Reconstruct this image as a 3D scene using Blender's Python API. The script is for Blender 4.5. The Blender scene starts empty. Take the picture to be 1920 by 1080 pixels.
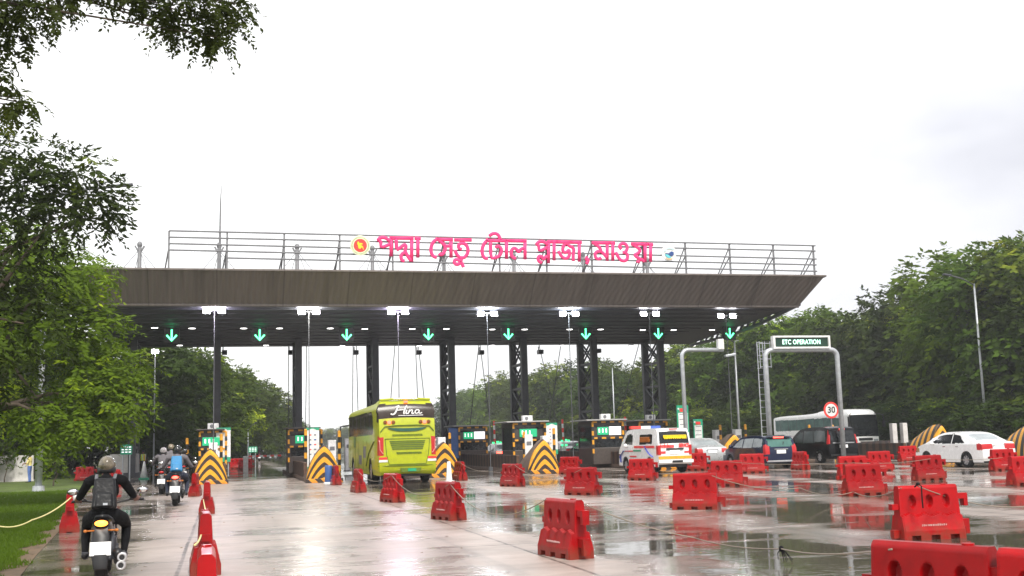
import bpy, bmesh, math, random
import numpy as np
from mathutils import Vector, Matrix

# ---------------------------------------------------------------- camera, sky, sun, exposure
S = bpy.context.scene
COL = S.collection
H_CAM = 1.65
C2W = np.array([[0.9686972, -0.00654104, -0.24815913], [-0.2466911, -0.13705061, -0.95935428], [-0.02773519, 0.99054245, -0.13437416]])
cam_d = bpy.data.cameras.new('camera')
cam = bpy.data.objects.new('camera', cam_d); COL.objects.link(cam)
cam_d.sensor_width = 36.0; cam_d.lens = 36.0 * 2100 / 1920
cam_d.clip_start = 0.1; cam_d.clip_end = 6000
M4 = Matrix.Identity(4)
for i in range(3):
    for j in range(3):
        M4[i][j] = float(C2W[i][j])
M4[2][3] = H_CAM
cam.matrix_world = M4
S.camera = cam

world = bpy.data.worlds.new('World'); S.world = world
world.use_nodes = True
wn = world.node_tree.nodes; wl = world.node_tree.links
bg = wn['Background']
SUN_EL, SUN_AZ = math.radians(48), math.radians(172)
sky = wn.new('ShaderNodeTexSky'); sky.sky_type = 'NISHITA'; sky.sun_disc = False
sky.sun_elevation = SUN_EL; sky.sun_rotation = SUN_AZ
sky.air_density = 1.0; sky.dust_density = 4.0
tc = wn.new('ShaderNodeTexCoord')
mp = wn.new('ShaderNodeMapping'); mp.inputs['Scale'].default_value = (1.0, 1.0, 3.0)
nz = wn.new('ShaderNodeTexNoise'); nz.inputs['Scale'].default_value = 1.7; nz.inputs['Detail'].default_value = 5
cr = wn.new('ShaderNodeValToRGB')
cr.color_ramp.elements[0].position = 0.30; cr.color_ramp.elements[0].color = (6.2, 6.25, 6.8, 1)
cr.color_ramp.elements[1].position = 0.60; cr.color_ramp.elements[1].color = (11.2, 11.2, 11.2, 1)
mx = wn.new('ShaderNodeMix'); mx.data_type = 'RGBA'; mx.inputs[0].default_value = 0.93
wl.new(tc.outputs['Generated'], mp.inputs[0]); wl.new(mp.outputs[0], nz.inputs['Vector'])
sx = wn.new('ShaderNodeSeparateXYZ'); wl.new(tc.outputs['Generated'], sx.inputs[0])
gx = wn.new('ShaderNodeMapRange'); gx.inputs[1].default_value = 0.10; gx.inputs[2].default_value = 0.72; gx.inputs[3].default_value = 0.08; gx.inputs[4].default_value = -0.27
wl.new(sx.outputs[0], gx.inputs[0])
ga = wn.new('ShaderNodeMath'); ga.operation = 'ADD'; wl.new(nz.outputs['Fac'], ga.inputs[0]); wl.new(gx.outputs[0], ga.inputs[1])
wl.new(ga.outputs[0], cr.inputs[0])
wl.new(sky.outputs[0], mx.inputs[6]); wl.new(cr.outputs[0], mx.inputs[7])
wl.new(mx.outputs[2], bg.inputs[0]); bg.inputs[1].default_value = 0.10

sun_d = bpy.data.lights.new('sun', 'SUN'); sun_d.energy = 3.0; sun_d.angle = math.radians(12)
sun_d.color = (1.0, 0.96, 0.88)
sun = bpy.data.objects.new('sun', sun_d); COL.objects.link(sun)
sun.rotation_euler = (math.radians(42), 0, math.radians(8))
S.view_settings.view_transform = 'Standard'; S.view_settings.look = 'None'
S.view_settings.gamma = 1.0; S.view_settings.exposure = 0.5
S.render.engine = 'CYCLES'

# ---------------------------------------------------------------- helpers
def ray(px, py):
    return C2W @ np.array([(px - 960) / 2100.0, -(py - 540) / 2100.0, -1.0])
def at(px, py, z=0.0):
    d = ray(px, py); t = (z - H_CAM) / d[2]
    return Vector((float(d[0] * t), float(d[1] * t), z))
def aty(px, py, Y):
    d = ray(px, py); t = Y / d[1]
    return Vector((float(d[0] * t), Y, float(H_CAM + d[2] * t)))

def tag(o, label=None, cat=None, group=None, kind=None):
    if label: o['label'] = label
    if cat: o['category'] = cat
    if group: o['group'] = group
    if kind: o['kind'] = kind
    return o
def thing(name, label, cat, loc=(0, 0, 0), rz=0.0, group=None, sc=1.0):
    o = bpy.data.objects.new(name, None); COL.objects.link(o)
    o.location = loc; o.rotation_euler = (0, 0, rz); o.empty_display_size = 0.2
    o.scale = (sc, sc, sc)
    return tag(o, label, cat, group)
def copy_tree(o, parent=None):
    c = o.copy(); COL.objects.link(c)
    if parent is not None: c.parent = parent
    for ch in [k for k in bpy.data.objects if k.parent == o]:
        copy_tree(ch, c)
    return c
ORD = ['first', 'second', 'third', 'fourth', 'fifth', 'sixth', 'seventh', 'eighth', 'ninth', 'tenth', 'eleventh', 'twelfth',
       'thirteenth', 'fourteenth', 'fifteenth', 'sixteenth', 'seventeenth', 'eighteenth', 'nineteenth', 'twentieth']

class MB:
    def __init__(self): self.v = []; self.f = []; self.m = []
    def add(self, vs, fs, mi=0, M=None):
        b = len(self.v)
        self.v += [tuple(M @ Vector(p)) if M is not None else tuple(p) for p in vs]
        self.f += [tuple(b + i for i in f) for f in fs]
        self.m += [mi] * len(fs)
        return self
    def box(self, c, s, mi=0, rz=0.0, rx=0.0, ry=0.0, top=(1, 1)):
        x, y, z = s[0] / 2, s[1] / 2, s[2] / 2; a, b = top
        vs = [(-x, -y, -z), (x, -y, -z), (x, y, -z), (-x, y, -z), (-x * a, -y * b, z), (x * a, -y * b, z), (x * a, y * b, z), (-x * a, y * b, z)]
        M = Matrix.Translation(c) @ Matrix.Rotation(rz, 4, 'Z') @ Matrix.Rotation(ry, 4, 'Y') @ Matrix.Rotation(rx, 4, 'X')
        return self.add(vs, [(0, 3, 2, 1), (4, 5, 6, 7), (0, 1, 5, 4), (1, 2, 6, 5), (2, 3, 7, 6), (3, 0, 4, 7)], mi, M)
    def tube(self, pts, r, n=8, mi=0, flat=None, caps=True):
        pts = [Vector(p) for p in pts]
        rs = r if isinstance(r, (list, tuple)) else [r] * len(pts)
        rings = []; ref = None
        for i, p in enumerate(pts):
            if i == 0: t = pts[1] - pts[0]
            elif i == len(pts) - 1: t = pts[-1] - pts[-2]
            else: t = (pts[i + 1] - pts[i]).normalized() + (pts[i] - pts[i - 1]).normalized()
            t = t.normalized() if t.length > 1e-9 else Vector((0, 0, 1))
            if ref is None:
                ref = Vector((0, 1, 0)) if abs(t.y) < 0.9 else Vector((0, 0, 1))
            u = t.cross(ref)
            if u.length < 1e-6: u = t.cross(Vector((1, 0, 0.01)))
            u.normalize(); w = u.cross(t).normalized()
            k = flat if flat else 1.0
            rings.append([p + u * (rs[i] * math.cos(a)) + w * (rs[i] * k * math.sin(a)) for a in [2 * math.pi * j / n for j in range(n)]])
        return self.loft(rings, mi, caps)
    def cyl(self, p0, p1, r0, r1=None, n=12, mi=0): return self.tube([p0, p1], [r0, r0 if r1 is None else r1], n, mi)
    def loft(self, rings, mi=0, caps=True, closed=True):
        n = len(rings[0]); vs = [p for r in rings for p in r]; fs = []
        for i in range(len(rings) - 1):
            for j in range(n if closed else n - 1):
                k = (j + 1) % n
                fs.append((i * n + j, i * n + k, (i + 1) * n + k, (i + 1) * n + j))
        if caps:
            fs.append(tuple(range(n - 1, -1, -1))); fs.append(tuple((len(rings) - 1) * n + j for j in range(n)))
        return self.add(vs, fs, mi)
    def prism(self, poly, a, b, axis='y', mi=0, M=None):
        def P(u, w, d): return (u, d, w) if axis == 'y' else ((d, u, w) if axis == 'x' else (u, w, d))
        n = len(poly); vs = [P(u, w, a) for u, w in poly] + [P(u, w, b) for u, w in poly]
        fs = [(i, (i + 1) % n, n + (i + 1) % n, n + i) for i in range(n)] + [tuple(range(n - 1, -1, -1)), tuple(range(n, 2 * n))]
        return self.add(vs, fs, mi, M)
    def ball(self, c, r, nu=14, nv=9, mi=0, M=None):
        r = r if isinstance(r, (list, tuple)) else (r, r, r)
        vs = [(c[0], c[1], c[2] - r[2])]; fs = []
        for i in range(1, nv):
            a = -math.pi / 2 + math.pi * i / nv
            for j in range(nu):
                b = 2 * math.pi * j / nu
                vs.append((c[0] + r[0] * math.cos(a) * math.cos(b), c[1] + r[1] * math.cos(a) * math.sin(b), c[2] + r[2] * math.sin(a)))
        vs.append((c[0], c[1], c[2] + r[2])); L = len(vs) - 1
        for j in range(nu):
            k = (j + 1) % nu
            fs.append((0, 1 + k, 1 + j)); fs.append((L, 1 + (nv - 2) * nu + j, 1 + (nv - 2) * nu + k))
            for i in range(nv - 2):
                fs.append((1 + i * nu + j, 1 + i * nu + k, 1 + (i + 1) * nu + k, 1 + (i + 1) * nu + j))
        return self.add(vs, fs, mi, M)
    def lathe(self, prof, c=(0, 0, 0), axis='z', n=20, mi=0, caps=True):
        rings = []
        for r, h in prof:
            ring = []
            for j in range(n):
                a = 2 * math.pi * j / n; u, w = r * math.cos(a), r * math.sin(a)
                p = (u, w, h) if axis == 'z' else ((h, u, w) if axis == 'x' else (w, h, u))
                ring.append((c[0] + p[0], c[1] + p[1], c[2] + p[2]))
            rings.append(ring)
        return self.loft(rings, mi, caps)
    def mesh(self, name, mats, smooth=False):
        me = bpy.data.meshes.new(name); me.from_pydata(self.v, [], self.f)
        for m in (mats if isinstance(mats, (list, tuple)) else [mats]): me.materials.append(m)
        me.polygons.foreach_set('material_index', self.m)
        if smooth: me.polygons.foreach_set('use_smooth', [True] * len(self.f))
        bm = bmesh.new(); bm.from_mesh(me); bmesh.ops.recalc_face_normals(bm, faces=bm.faces); bm.to_mesh(me); bm.free()
        me.update(); return me
    def build(self, name, mats, parent=None, smooth=False, bevel=0.0, loc=None, auto=None):
        me = self.mesh(name, mats, smooth or auto is not None)
        if auto is not None: me.set_sharp_from_angle(angle=math.radians(auto))
        o = bpy.data.objects.new(name, me); COL.objects.link(o)
        if parent is not None: o.parent = parent
        if loc is not None: o.location = loc
        if bevel:
            b = o.modifiers.new('bevel', 'BEVEL'); b.width = bevel; b.segments = 2; b.limit_method = 'ANGLE'
        return o

def text_mb(mb, s, size, M, mi=0, depth=0.004, bold=0.0, shear=0.0, spacing=1.0):
    cu = bpy.data.curves.new('lettering', 'FONT'); cu.body = s; cu.size = size; cu.extrude = depth; cu.offset = bold; cu.shear = shear
    cu.space_character = spacing
    cu.align_x = 'CENTER'; cu.align_y = 'CENTER'; cu.resolution_u = 3
    ob = bpy.data.objects.new('lettering', cu); COL.objects.link(ob)
    dg = bpy.context.evaluated_depsgraph_get(); dg.update()
    me = bpy.data.meshes.new_from_object(ob.evaluated_get(dg))
    mb.add([tuple(v.co) for v in me.vertices], [tuple(p.vertices) for p in me.polygons], mi, M)
    bpy.data.objects.remove(ob); bpy.data.curves.remove(cu); bpy.data.meshes.remove(me)
FACE = Matrix.Rotation(math.radians(90), 4, 'X')        # text standing up, readable from -Y
def remesh(mb, voxel, smooth_it=4):
    me = mb.mesh('raw', []); ob = bpy.data.objects.new('raw', me); COL.objects.link(ob)
    r = ob.modifiers.new('r', 'REMESH'); r.mode = 'VOXEL'; r.voxel_size = voxel
    s = ob.modifiers.new('s', 'SMOOTH'); s.iterations = smooth_it; s.factor = 0.5
    dg = bpy.context.evaluated_depsgraph_get(); dg.update()
    out = bpy.data.meshes.new_from_object(ob.evaluated_get(dg))
    bpy.data.objects.remove(ob); bpy.data.meshes.remove(me)
    out.polygons.foreach_set('use_smooth', [True] * len(out.polygons))
    return out

# ---------------------------------------------------------------- materials
def mat(name, col, rough=0.5, metal=0.0, var=0.15, scale=6.0, bump=0.0, bscale=40.0, coat=0.0, spec=0.5, dirt=None, stretch=(1, 1, 1), trans=0.0):
    m = bpy.data.materials.new(name); m.use_nodes = True
    n = m.node_tree.nodes; l = m.node_tree.links; b = n['Principled BSDF']
    b.inputs['Roughness'].default_value = rough; b.inputs['Metallic'].default_value = metal
    b.inputs['Coat Weight'].default_value = coat; b.inputs['Specular IOR Level'].default_value = spec
    b.inputs['Coat Roughness'].default_value = 0.06
    t = n.new('ShaderNodeTexCoord'); mpn = n.new('ShaderNodeMapping'); mpn.inputs['Scale'].default_value = stretch
    l.new(t.outputs['Object'], mpn.inputs[0])
    k = n.new('ShaderNodeTexNoise'); k.inputs['Scale'].default_value = scale; k.inputs['Detail'].default_value = 6; k.inputs['Roughness'].default_value = 0.65
    l.new(mpn.outputs[0], k.inputs['Vector'])
    c0 = tuple(x * (1 - var) for x in col); c1 = tuple(min(1, x * (1 + var)) for x in col)
    if dirt: c0 = dirt
    r = n.new('ShaderNodeValToRGB'); r.color_ramp.elements[0].color = (*c0, 1); r.color_ramp.elements[1].color = (*c1, 1)
    r.color_ramp.elements[0].position = 0.3; r.color_ramp.elements[1].position = 0.65
    l.new(k.outputs['Fac'], r.inputs[0]); l.new(r.outputs[0], b.inputs['Base Color'])
    mr = n.new('ShaderNodeMapRange'); mr.inputs[3].default_value = max(0.02, rough - 0.08); mr.inputs[4].default_value = min(1, rough + 0.1)
    l.new(k.outputs['Fac'], mr.inputs[0]); l.new(mr.outputs[0], b.inputs['Roughness'])
    if bump:
        k2 = n.new('ShaderNodeTexNoise'); k2.inputs['Scale'].default_value = bscale; l.new(mpn.outputs[0], k2.inputs['Vector'])
        bp = n.new('ShaderNodeBump'); bp.inputs['Strength'].default_value = bump; bp.inputs['Distance'].default_value = 0.02
        l.new(k2.outputs['Fac'], bp.inputs['Height']); l.new(bp.outputs[0], b.inputs['Normal'])
    return m
def emit(name, col, st, base=(0.8, 0.8, 0.8)):
    m = bpy.data.materials.new(name); m.use_nodes = True; b = m.node_tree.nodes['Principled BSDF']
    b.inputs['Base Color'].default_value = (*base, 1); b.inputs['Emission Color'].default_value = (*col, 1); b.inputs['Emission Strength'].default_value = st
    b.inputs['Roughness'].default_value = 0.4
    return m
def stripes(name, ca, cb, expr, period, duty=0.5, rough=0.5, var=0.2):
    """hard two-colour stripes; expr = (ax, ay, az, use_abs_x): value = ax*|x| + ay*y + az*z"""
    m = mat(name, ca, rough, var=var); n = m.node_tree.nodes; l = m.node_tree.links; b = n['Principled BSDF']
    src = b.inputs['Base Color'].links[0].from_socket
    t = n.new('ShaderNodeTexCoord'); s = n.new('ShaderNodeSeparateXYZ'); l.new(t.outputs['Object'], s.inputs[0])
    def mul(sock, k):
        q = n.new('ShaderNodeMath'); q.operation = 'MULTIPLY'; l.new(sock, q.inputs[0]); q.inputs[1].default_value = k; return q.outputs[0]
    def add(a, c):
        q = n.new('ShaderNodeMath'); q.operation = 'ADD'; l.new(a, q.inputs[0]); l.new(c, q.inputs[1]); return q.outputs[0]
    ax = s.outputs[0]
    if expr[3]:
        q = n.new('ShaderNodeMath'); q.operation = 'ABSOLUTE'; l.new(ax, q.inputs[0]); ax = a0 = q.outputs[0]
        q = n.new('ShaderNodeMath'); q.operation = 'POWER'; l.new(ax, q.inputs[0]); q.inputs[1].default_value = 1.3; ax = q.outputs[0]
    if expr[3] == 'arch':
        def pw(a, e):
            q = n.new('ShaderNodeMath'); q.operation = 'POWER'; l.new(a, q.inputs[0]); q.inputs[1].default_value = e; return q.outputs[0]
        def one(a):
            q = n.new('ShaderNodeMath'); q.operation = 'SUBTRACT'; q.use_clamp = True; q.inputs[0].default_value = 1.0; l.new(a, q.inputs[1]); return q.outputs[0]
        ax = one(pw(one(pw(mul(a0, 1.0 / expr[4]), 1.333)), 0.625))
    val = add(add(mul(ax, expr[0] / period), mul(s.outputs[1], expr[1] / period)), mul(s.outputs[2], expr[2] / period))
    fr = n.new('ShaderNodeMath'); fr.operation = 'FRACT'; l.new(val, fr.inputs[0])
    gt = n.new('ShaderNodeMath'); gt.operation = 'GREATER_THAN'; gt.inputs[1].default_value = duty; l.new(fr.outputs[0], gt.inputs[0])
    mixn = n.new('ShaderNodeMix'); mixn.data_type = 'RGBA'; l.new(gt.outputs[0], mixn.inputs[0]); l.new(src, mixn.inputs[6]); mixn.inputs[7].default_value = (*cb, 1)
    l.new(mixn.outputs[2], b.inputs['Base Color'])
    return m
def leafmat(name, c0, c1, c2, trans=0.35):
    m = bpy.data.materials.new(name); m.use_nodes = True; n = m.node_tree.nodes; l = m.node_tree.links
    b = n['Principled BSDF']; out = n['Material Output']; b.inputs['Roughness'].default_value = 0.65; b.inputs['Specular IOR Level'].default_value = 0.12
    oi = n.new('ShaderNodeObjectInfo')
    t = n.new('ShaderNodeTexCoord'); k = n.new('ShaderNodeTexNoise'); k.inputs['Scale'].default_value = 0.55; k.inputs['Detail'].default_value = 4
    l.new(t.outputs['Object'], k.inputs['Vector'])
    at_ = n.new('ShaderNodeAttribute'); at_.attribute_name = 'tint'
    ad = n.new('ShaderNodeMath'); ad.operation = 'ADD'; l.new(k.outputs['Fac'], ad.inputs[0]); l.new(at_.outputs['Fac'], ad.inputs[1])
    sb = n.new('ShaderNodeMath'); sb.operation = 'SUBTRACT'; l.new(ad.outputs[0], sb.inputs[0]); sb.inputs[1].default_value = 0.5
    r = n.new('ShaderNodeValToRGB'); e = r.color_ramp.elements
    e[0].position = 0.26; e[0].color = (*c0, 1); e[1].position = 0.74; e[1].color = (*c2, 1)
    q = e.new(0.5); q.color = (*c1, 1)
    l.new(sb.outputs[0], r.inputs[0])
    hs = n.new('ShaderNodeHueSaturation'); l.new(r.outputs[0], hs.inputs['Color'])
    mr = n.new('ShaderNodeMapRange'); l.new(oi.outputs['Random'], mr.inputs[0]); mr.inputs[3].default_value = 0.72; mr.inputs[4].default_value = 1.28
    l.new(mr.outputs[0], hs.inputs['Value'])
    mr2 = n.new('ShaderNodeMapRange'); l.new(oi.outputs['Random'], mr2.inputs[0]); mr2.inputs[3].default_value = 0.485; mr2.inputs[4].default_value = 0.512
    l.new(mr2.outputs[0], hs.inputs['Hue'])
    l.new(hs.outputs[0], b.inputs['Base Color'])
    tr = n.new('ShaderNodeBsdfTranslucent'); l.new(hs.outputs[0], tr.inputs['Color'])
    ms = n.new('ShaderNodeMixShader'); ms.inputs[0].default_value = trans
    l.new(b.outputs[0], ms.inputs[1]); l.new(tr.outputs[0], ms.inputs[2]); l.new(ms.outputs[0], out.inputs[0])
    return m

M = {}
M['red'] = mat('red_plastic', (0.33, 0.002, 0.004), 0.30, var=0.15, scale=4, bump=0.05, bscale=25, dirt=(0.24, 0.004, 0.005), spec=0.25)
M['red_dirty'] = mat('muddy_red_plastic', (0.55, 0.012, 0.010), 0.35, var=0.2, scale=5, dirt=(0.30, 0.06, 0.02))
M['black'] = mat('black_paint', (0.012, 0.012, 0.013), 0.4)
M['rubber'] = mat('tyre_rubber', (0.012, 0.012, 0.012), 0.75, bump=0.2, spec=0.2)
M['steel_dark'] = mat('dark_steel', (0.045, 0.047, 0.055), 0.5, var=0.3, scale=2)
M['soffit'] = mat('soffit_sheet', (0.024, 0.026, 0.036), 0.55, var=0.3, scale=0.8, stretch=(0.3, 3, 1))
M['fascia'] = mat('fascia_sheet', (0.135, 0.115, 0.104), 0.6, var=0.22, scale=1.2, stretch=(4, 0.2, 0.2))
def seams(m, per, wd, k):
    n = m.node_tree.nodes; l = m.node_tree.links; b = n['Principled BSDF']; src = b.inputs['Base Color'].links[0].from_socket
    t = n.new('ShaderNodeTexCoord'); s = n.new('ShaderNodeSeparateXYZ'); l.new(t.outputs['Object'], s.inputs[0])
    q = n.new('ShaderNodeMath'); q.operation = 'MULTIPLY'; l.new(s.outputs[0], q.inputs[0]); q.inputs[1].default_value = 1.0 / per
    f = n.new('ShaderNodeMath'); f.operation = 'FRACT'; l.new(q.outputs[0], f.inputs[0])
    g = n.new('ShaderNodeMath'); g.operation = 'LESS_THAN'; l.new(f.outputs[0], g.inputs[0]); g.inputs[1].default_value = wd / per
    mp_ = n.new('ShaderNodeMapping'); mp_.inputs['Scale'].default_value = (1.6, 0.1, 0.12); l.new(t.outputs['Object'], mp_.inputs[0])
    z = n.new('ShaderNodeTexNoise'); z.inputs['Scale'].default_value = 1.0; z.inputs['Detail'].default_value = 3; l.new(mp_.outputs[0], z.inputs['Vector'])
    r = n.new('ShaderNodeMapRange'); r.inputs[1].default_value = 0.56; r.inputs[2].default_value = 0.74; r.inputs[4].default_value = 0.45; l.new(z.outputs['Fac'], r.inputs[0])
    a = n.new('ShaderNodeMath'); a.operation = 'MULTIPLY_ADD'; l.new(g.outputs[0], a.inputs[0]); a.inputs[1].default_value = k; l.new(r.outputs[0], a.inputs[2]); a.use_clamp = True
    x = n.new('ShaderNodeMix'); x.data_type = 'RGBA'; l.new(a.outputs[0], x.inputs[0]); l.new(src, x.inputs[6]); x.inputs[7].default_value = (0.045, 0.038, 0.034, 1); l.new(x.outputs[2], b.inputs['Base Color'])
seams(M['fascia'], 3.1, 0.05, 0.6)
M['roof'] = mat('roof_sheet', (0.2, 0.19, 0.18), 0.5)
M['pole_grey'] = mat('weathered_pole_grey', (0.075, 0.078, 0.085), 0.6, var=0.2)
M['galv'] = mat('galvanised_steel', (0.42, 0.44, 0.46), 0.42, metal=0.4, var=0.15)
M['rail'] = mat('grey_rail_paint', (0.16, 0.16, 0.17), 0.5)
M['white'] = mat('white_paint', (0.76, 0.76, 0.75), 0.4, var=0.08, dirt=(0.58, 0.57, 0.54))
M['car_white'] = mat('white_car_paint', (0.84, 0.84, 0.83), 0.25, var=0.04, coat=0.7)
M['car_silver'] = mat('silver_car_paint', (0.55, 0.56, 0.57), 0.28, metal=0.3, var=0.04, coat=0.7)
M['car_black'] = mat('black_car_paint', (0.004, 0.004, 0.005), 0.16, var=0.1, coat=0.15, spec=0.2)
M['car_navy'] = mat('navy_car_paint', (0.006, 0.011, 0.038), 0.2, var=0.1, coat=0.4, spec=0.3)
M['lime'] = mat('lime_bus_paint', (0.40, 0.445, 0.006), 0.32, var=0.05, coat=0.25, dirt=(0.345, 0.375, 0.012), spec=0.35)
M['lime_edge'] = mat('dark_lime_trim', (0.10, 0.16, 0.01), 0.4)
M['glass'] = mat('dark_glass', (0.012, 0.014, 0.016), 0.05, var=0.1)
M['glass_green'] = mat('greenish_glass', (0.09, 0.15, 0.14), 0.06, var=0.3, scale=1.5)
M['glass_clear'] = mat('pale_car_glass', (0.30, 0.33, 0.34), 0.06, var=0.25, scale=2)
M['bus_glass'] = mat('tinted_bus_glass', (0.040, 0.030, 0.025), 0.16, var=0.3, scale=1.5, spec=0.12)
M['side_glass'] = mat('van_side_glass', (0.05, 0.065, 0.065), 0.05, var=0.3, scale=2)
M['chrome'] = mat('chrome', (0.7, 0.7, 0.7), 0.12, metal=1.0, var=0.05)
M['rim'] = mat('alloy_rim', (0.55, 0.55, 0.56), 0.3, metal=0.7)
M['tail'] = emit('tail_lamp_red', (1.0, 0.02, 0.02), 0.06, (0.40, 0.008, 0.010))
M['tail_on'] = emit('lit_tail_lamp', (1.0, 0.08, 0.05), 5.0, (0.5, 0.01, 0.01))
M['tail_amber'] = emit('lit_amber_tail_lamp', (1.0, 0.28, 0.03), 5.0, (0.6, 0.2, 0.02))
M['amber'] = emit('amber_lens', (1.0, 0.3, 0.02), 0.06, (0.40, 0.12, 0.01))
M['head_on'] = emit('lit_headlamp', (1.0, 1.0, 0.95), 12.0)
M['plate'] = mat('white_plate', (0.85, 0.85, 0.85), 0.4, var=0.04)
M['plate_green'] = mat('green_plate', (0.01, 0.30, 0.14), 0.4)
M['yellow'] = mat('yellow_paint', (0.72, 0.33, 0.015), 0.45, var=0.15, dirt=(0.5, 0.22, 0.02))
M['yellow_pure'] = mat('bright_yellow', (0.85, 0.62, 0.01), 0.45, var=0.05)
M['chevron'] = stripes('chevron_paint', (0.74, 0.34, 0.015), (0.035, 0.024, 0.02), (1.62, 0, 1.0, 'arch', 0.86), 0.45, 0.53)
M['hazard'] = stripes('hazard_stripe_paint', (0.70, 0.32, 0.015), (0.03, 0.025, 0.022), (0, 1.0, 0.0, False), 0.55)
M['hazard_x'] = stripes('hazard_dash_paint', (0.70, 0.27, 0.015), (0.035, 0.025, 0.022), (1.0, 0, 1.0, False), 0.55)
M['islandwall'] = stripes('worn_striped_wall', (0.085, 0.045, 0.028), (0.022, 0.015, 0.013), (0, 1.0, 0.0, False), 0.7, 0.55, var=0.35)
M['plinth'] = mat('dark_plinth', (0.055, 0.042, 0.036), 0.5, var=0.3)
M['eave'] = mat('pale_eave', (0.34, 0.33, 0.32), 0.5)
M['brown'] = mat('brown_concrete', (0.13, 0.09, 0.068), 0.6, var=0.3, scale=3)
M['booth'] = mat('dark_booth_panel', (0.05, 0.04, 0.037), 0.4, var=0.25)
M['blue'] = mat('blue_panel', (0.04, 0.10, 0.28), 0.45)
M['green_sign'] = mat('green_sign', (0.01, 0.30, 0.16), 0.45)
M['screen_green'] = emit('green_led_screen', (0.02, 0.75, 0.30), 0.45, (0.01, 0.2, 0.1))
M['screen_white'] = emit('white_led_screen', (0.95, 0.92, 0.95), 0.7)
M['arrow'] = emit('green_arrow_leds', (0.06, 1.0, 0.34), 4.0)
M['led_text'] = emit('etc_led_text', (0.30, 1.0, 0.70), 1.5)
M['lamp'] = emit('floodlight_lens', (1.0, 0.97, 1.0), 60.0)
M['downlight'] = emit('soffit_downlight', (1.0, 0.98, 0.95), 7.0)
M['concrete'] = mat('wall_concrete', (0.50, 0.48, 0.46), 0.7, var=0.2, scale=2, bump=0.15)
M['pink'] = mat('pink_sign_letters', (0.88, 0.05, 0.20), 0.5, var=0.03, spec=0.2)
M['cream'] = mat('emblem_cream', (0.75, 0.78, 0.55), 0.5, var=0.05)
M['emb_red'] = mat('emblem_red', (0.80, 0.04, 0.03), 0.5, var=0.04)
M['teal'] = mat('emblem_teal', (0.12, 0.55, 0.62), 0.5)
M['navy'] = mat('emblem_navy', (0.02, 0.06, 0.22), 0.5)
M['rope'] = mat('rope', (0.24, 0.20, 0.155), 0.8)
M['rope_y'] = mat('yellow_rope', (0.62, 0.55, 0.25), 0.8)
M['cloth_black'] = mat('black_cloth', (0.008, 0.008, 0.009), 0.8, var=0.4, scale=9, bump=0.5, bscale=14, spec=0.15)
M['cloth_navy'] = mat('navy_cloth', (0.015, 0.02, 0.04), 0.8, bump=0.3, bscale=18)
M['cloth_grey'] = mat('grey_cloth', (0.13, 0.12, 0.13), 0.8, bump=0.3, bscale=18)
M['cloth_blue'] = mat('bright_blue_cloth', (0.03, 0.20, 0.42), 0.6, bump=0.3, bscale=18)
M['cloth_yellow'] = mat('yellow_shirt', (0.72, 0.60, 0.22), 0.8, bump=0.3, bscale=18)
M['denim'] = mat('blue_denim', (0.10, 0.17, 0.42), 0.8)
M['stencil'] = mat('faded_white_stencil', (0.62, 0.40, 0.38), 0.5)
M['hivis'] = mat('hi_vis_yellow', (0.62, 0.75, 0.05), 0.6)
M['hivis_o'] = mat('hi_vis_orange', (0.80, 0.25, 0.03), 0.6)
M['skin'] = mat('skin', (0.22, 0.095, 0.06), 0.5, var=0.08)
M['hair'] = mat('black_hair', (0.012, 0.01, 0.01), 0.5)
M['leather'] = mat('black_leather', (0.010, 0.010, 0.011), 0.32, var=0.3, scale=7, bump=0.5, bscale=10, spec=0.35)
M['bark'] = mat('bark', (0.10, 0.075, 0.055), 0.85, var=0.35, scale=5, bump=0.6, bscale=12)
M['leaf_dark'] = leafmat('dark_leaves', (0.034, 0.062, 0.006), (0.140, 0.210, 0.015), (0.380, 0.440, 0.032), 0.30)
M['leaf_mid'] = leafmat('mid_leaves', (0.060, 0.100, 0.007), (0.245, 0.330, 0.017), (0.520, 0.580, 0.040), 0.36)
M['leaf_light'] = leafmat('fresh_leaves', (0.100, 0.155, 0.008), (0.360, 0.460, 0.018), (0.600, 0.660, 0.045), 0.38)
M['leaf_top'] = leafmat('overhang_leaves', (0.050, 0.072, 0.012), (0.140, 0.190, 0.022), (0.320, 0.350, 0.036), 0.50)
# barriers: a little colour change from one to the next, mud splashed up from the road
_m = M['red']; _n = _m.node_tree.nodes; _l = _m.node_tree.links; _b = _n['Principled BSDF']; _src = _b.inputs['Base Color'].links[0].from_socket
_o = _n.new('ShaderNodeObjectInfo'); _h = _n.new('ShaderNodeHueSaturation'); _r = _n.new('ShaderNodeMapRange'); _r.inputs[3].default_value = 0.78; _r.inputs[4].default_value = 1.12
_l.new(_o.outputs['Random'], _r.inputs[0]); _l.new(_r.outputs[0], _h.inputs['Value']); _l.new(_src, _h.inputs['Color'])
_t = _n.new('ShaderNodeTexCoord'); _s = _n.new('ShaderNodeSeparateXYZ'); _l.new(_t.outputs['Object'], _s.inputs[0])
_g = _n.new('ShaderNodeMapRange'); _g.inputs[1].default_value = 0.02; _g.inputs[2].default_value = 0.42; _g.inputs[3].default_value = 0.62; _g.inputs[4].default_value = 0.18; _l.new(_s.outputs[2], _g.inputs[0])
_v = _n.new('ShaderNodeVectorMath'); _v.operation = 'ADD'; _l.new(_t.outputs['Object'], _v.inputs[0]); _l.new(_o.outputs['Location'], _v.inputs[1])
_k = _n.new('ShaderNodeTexNoise'); _k.inputs['Scale'].default_value = 7.0; _k.inputs['Detail'].default_value = 8; _k.inputs['Roughness'].default_value = 0.75; _l.new(_v.outputs[0], _k.inputs['Vector'])
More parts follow.
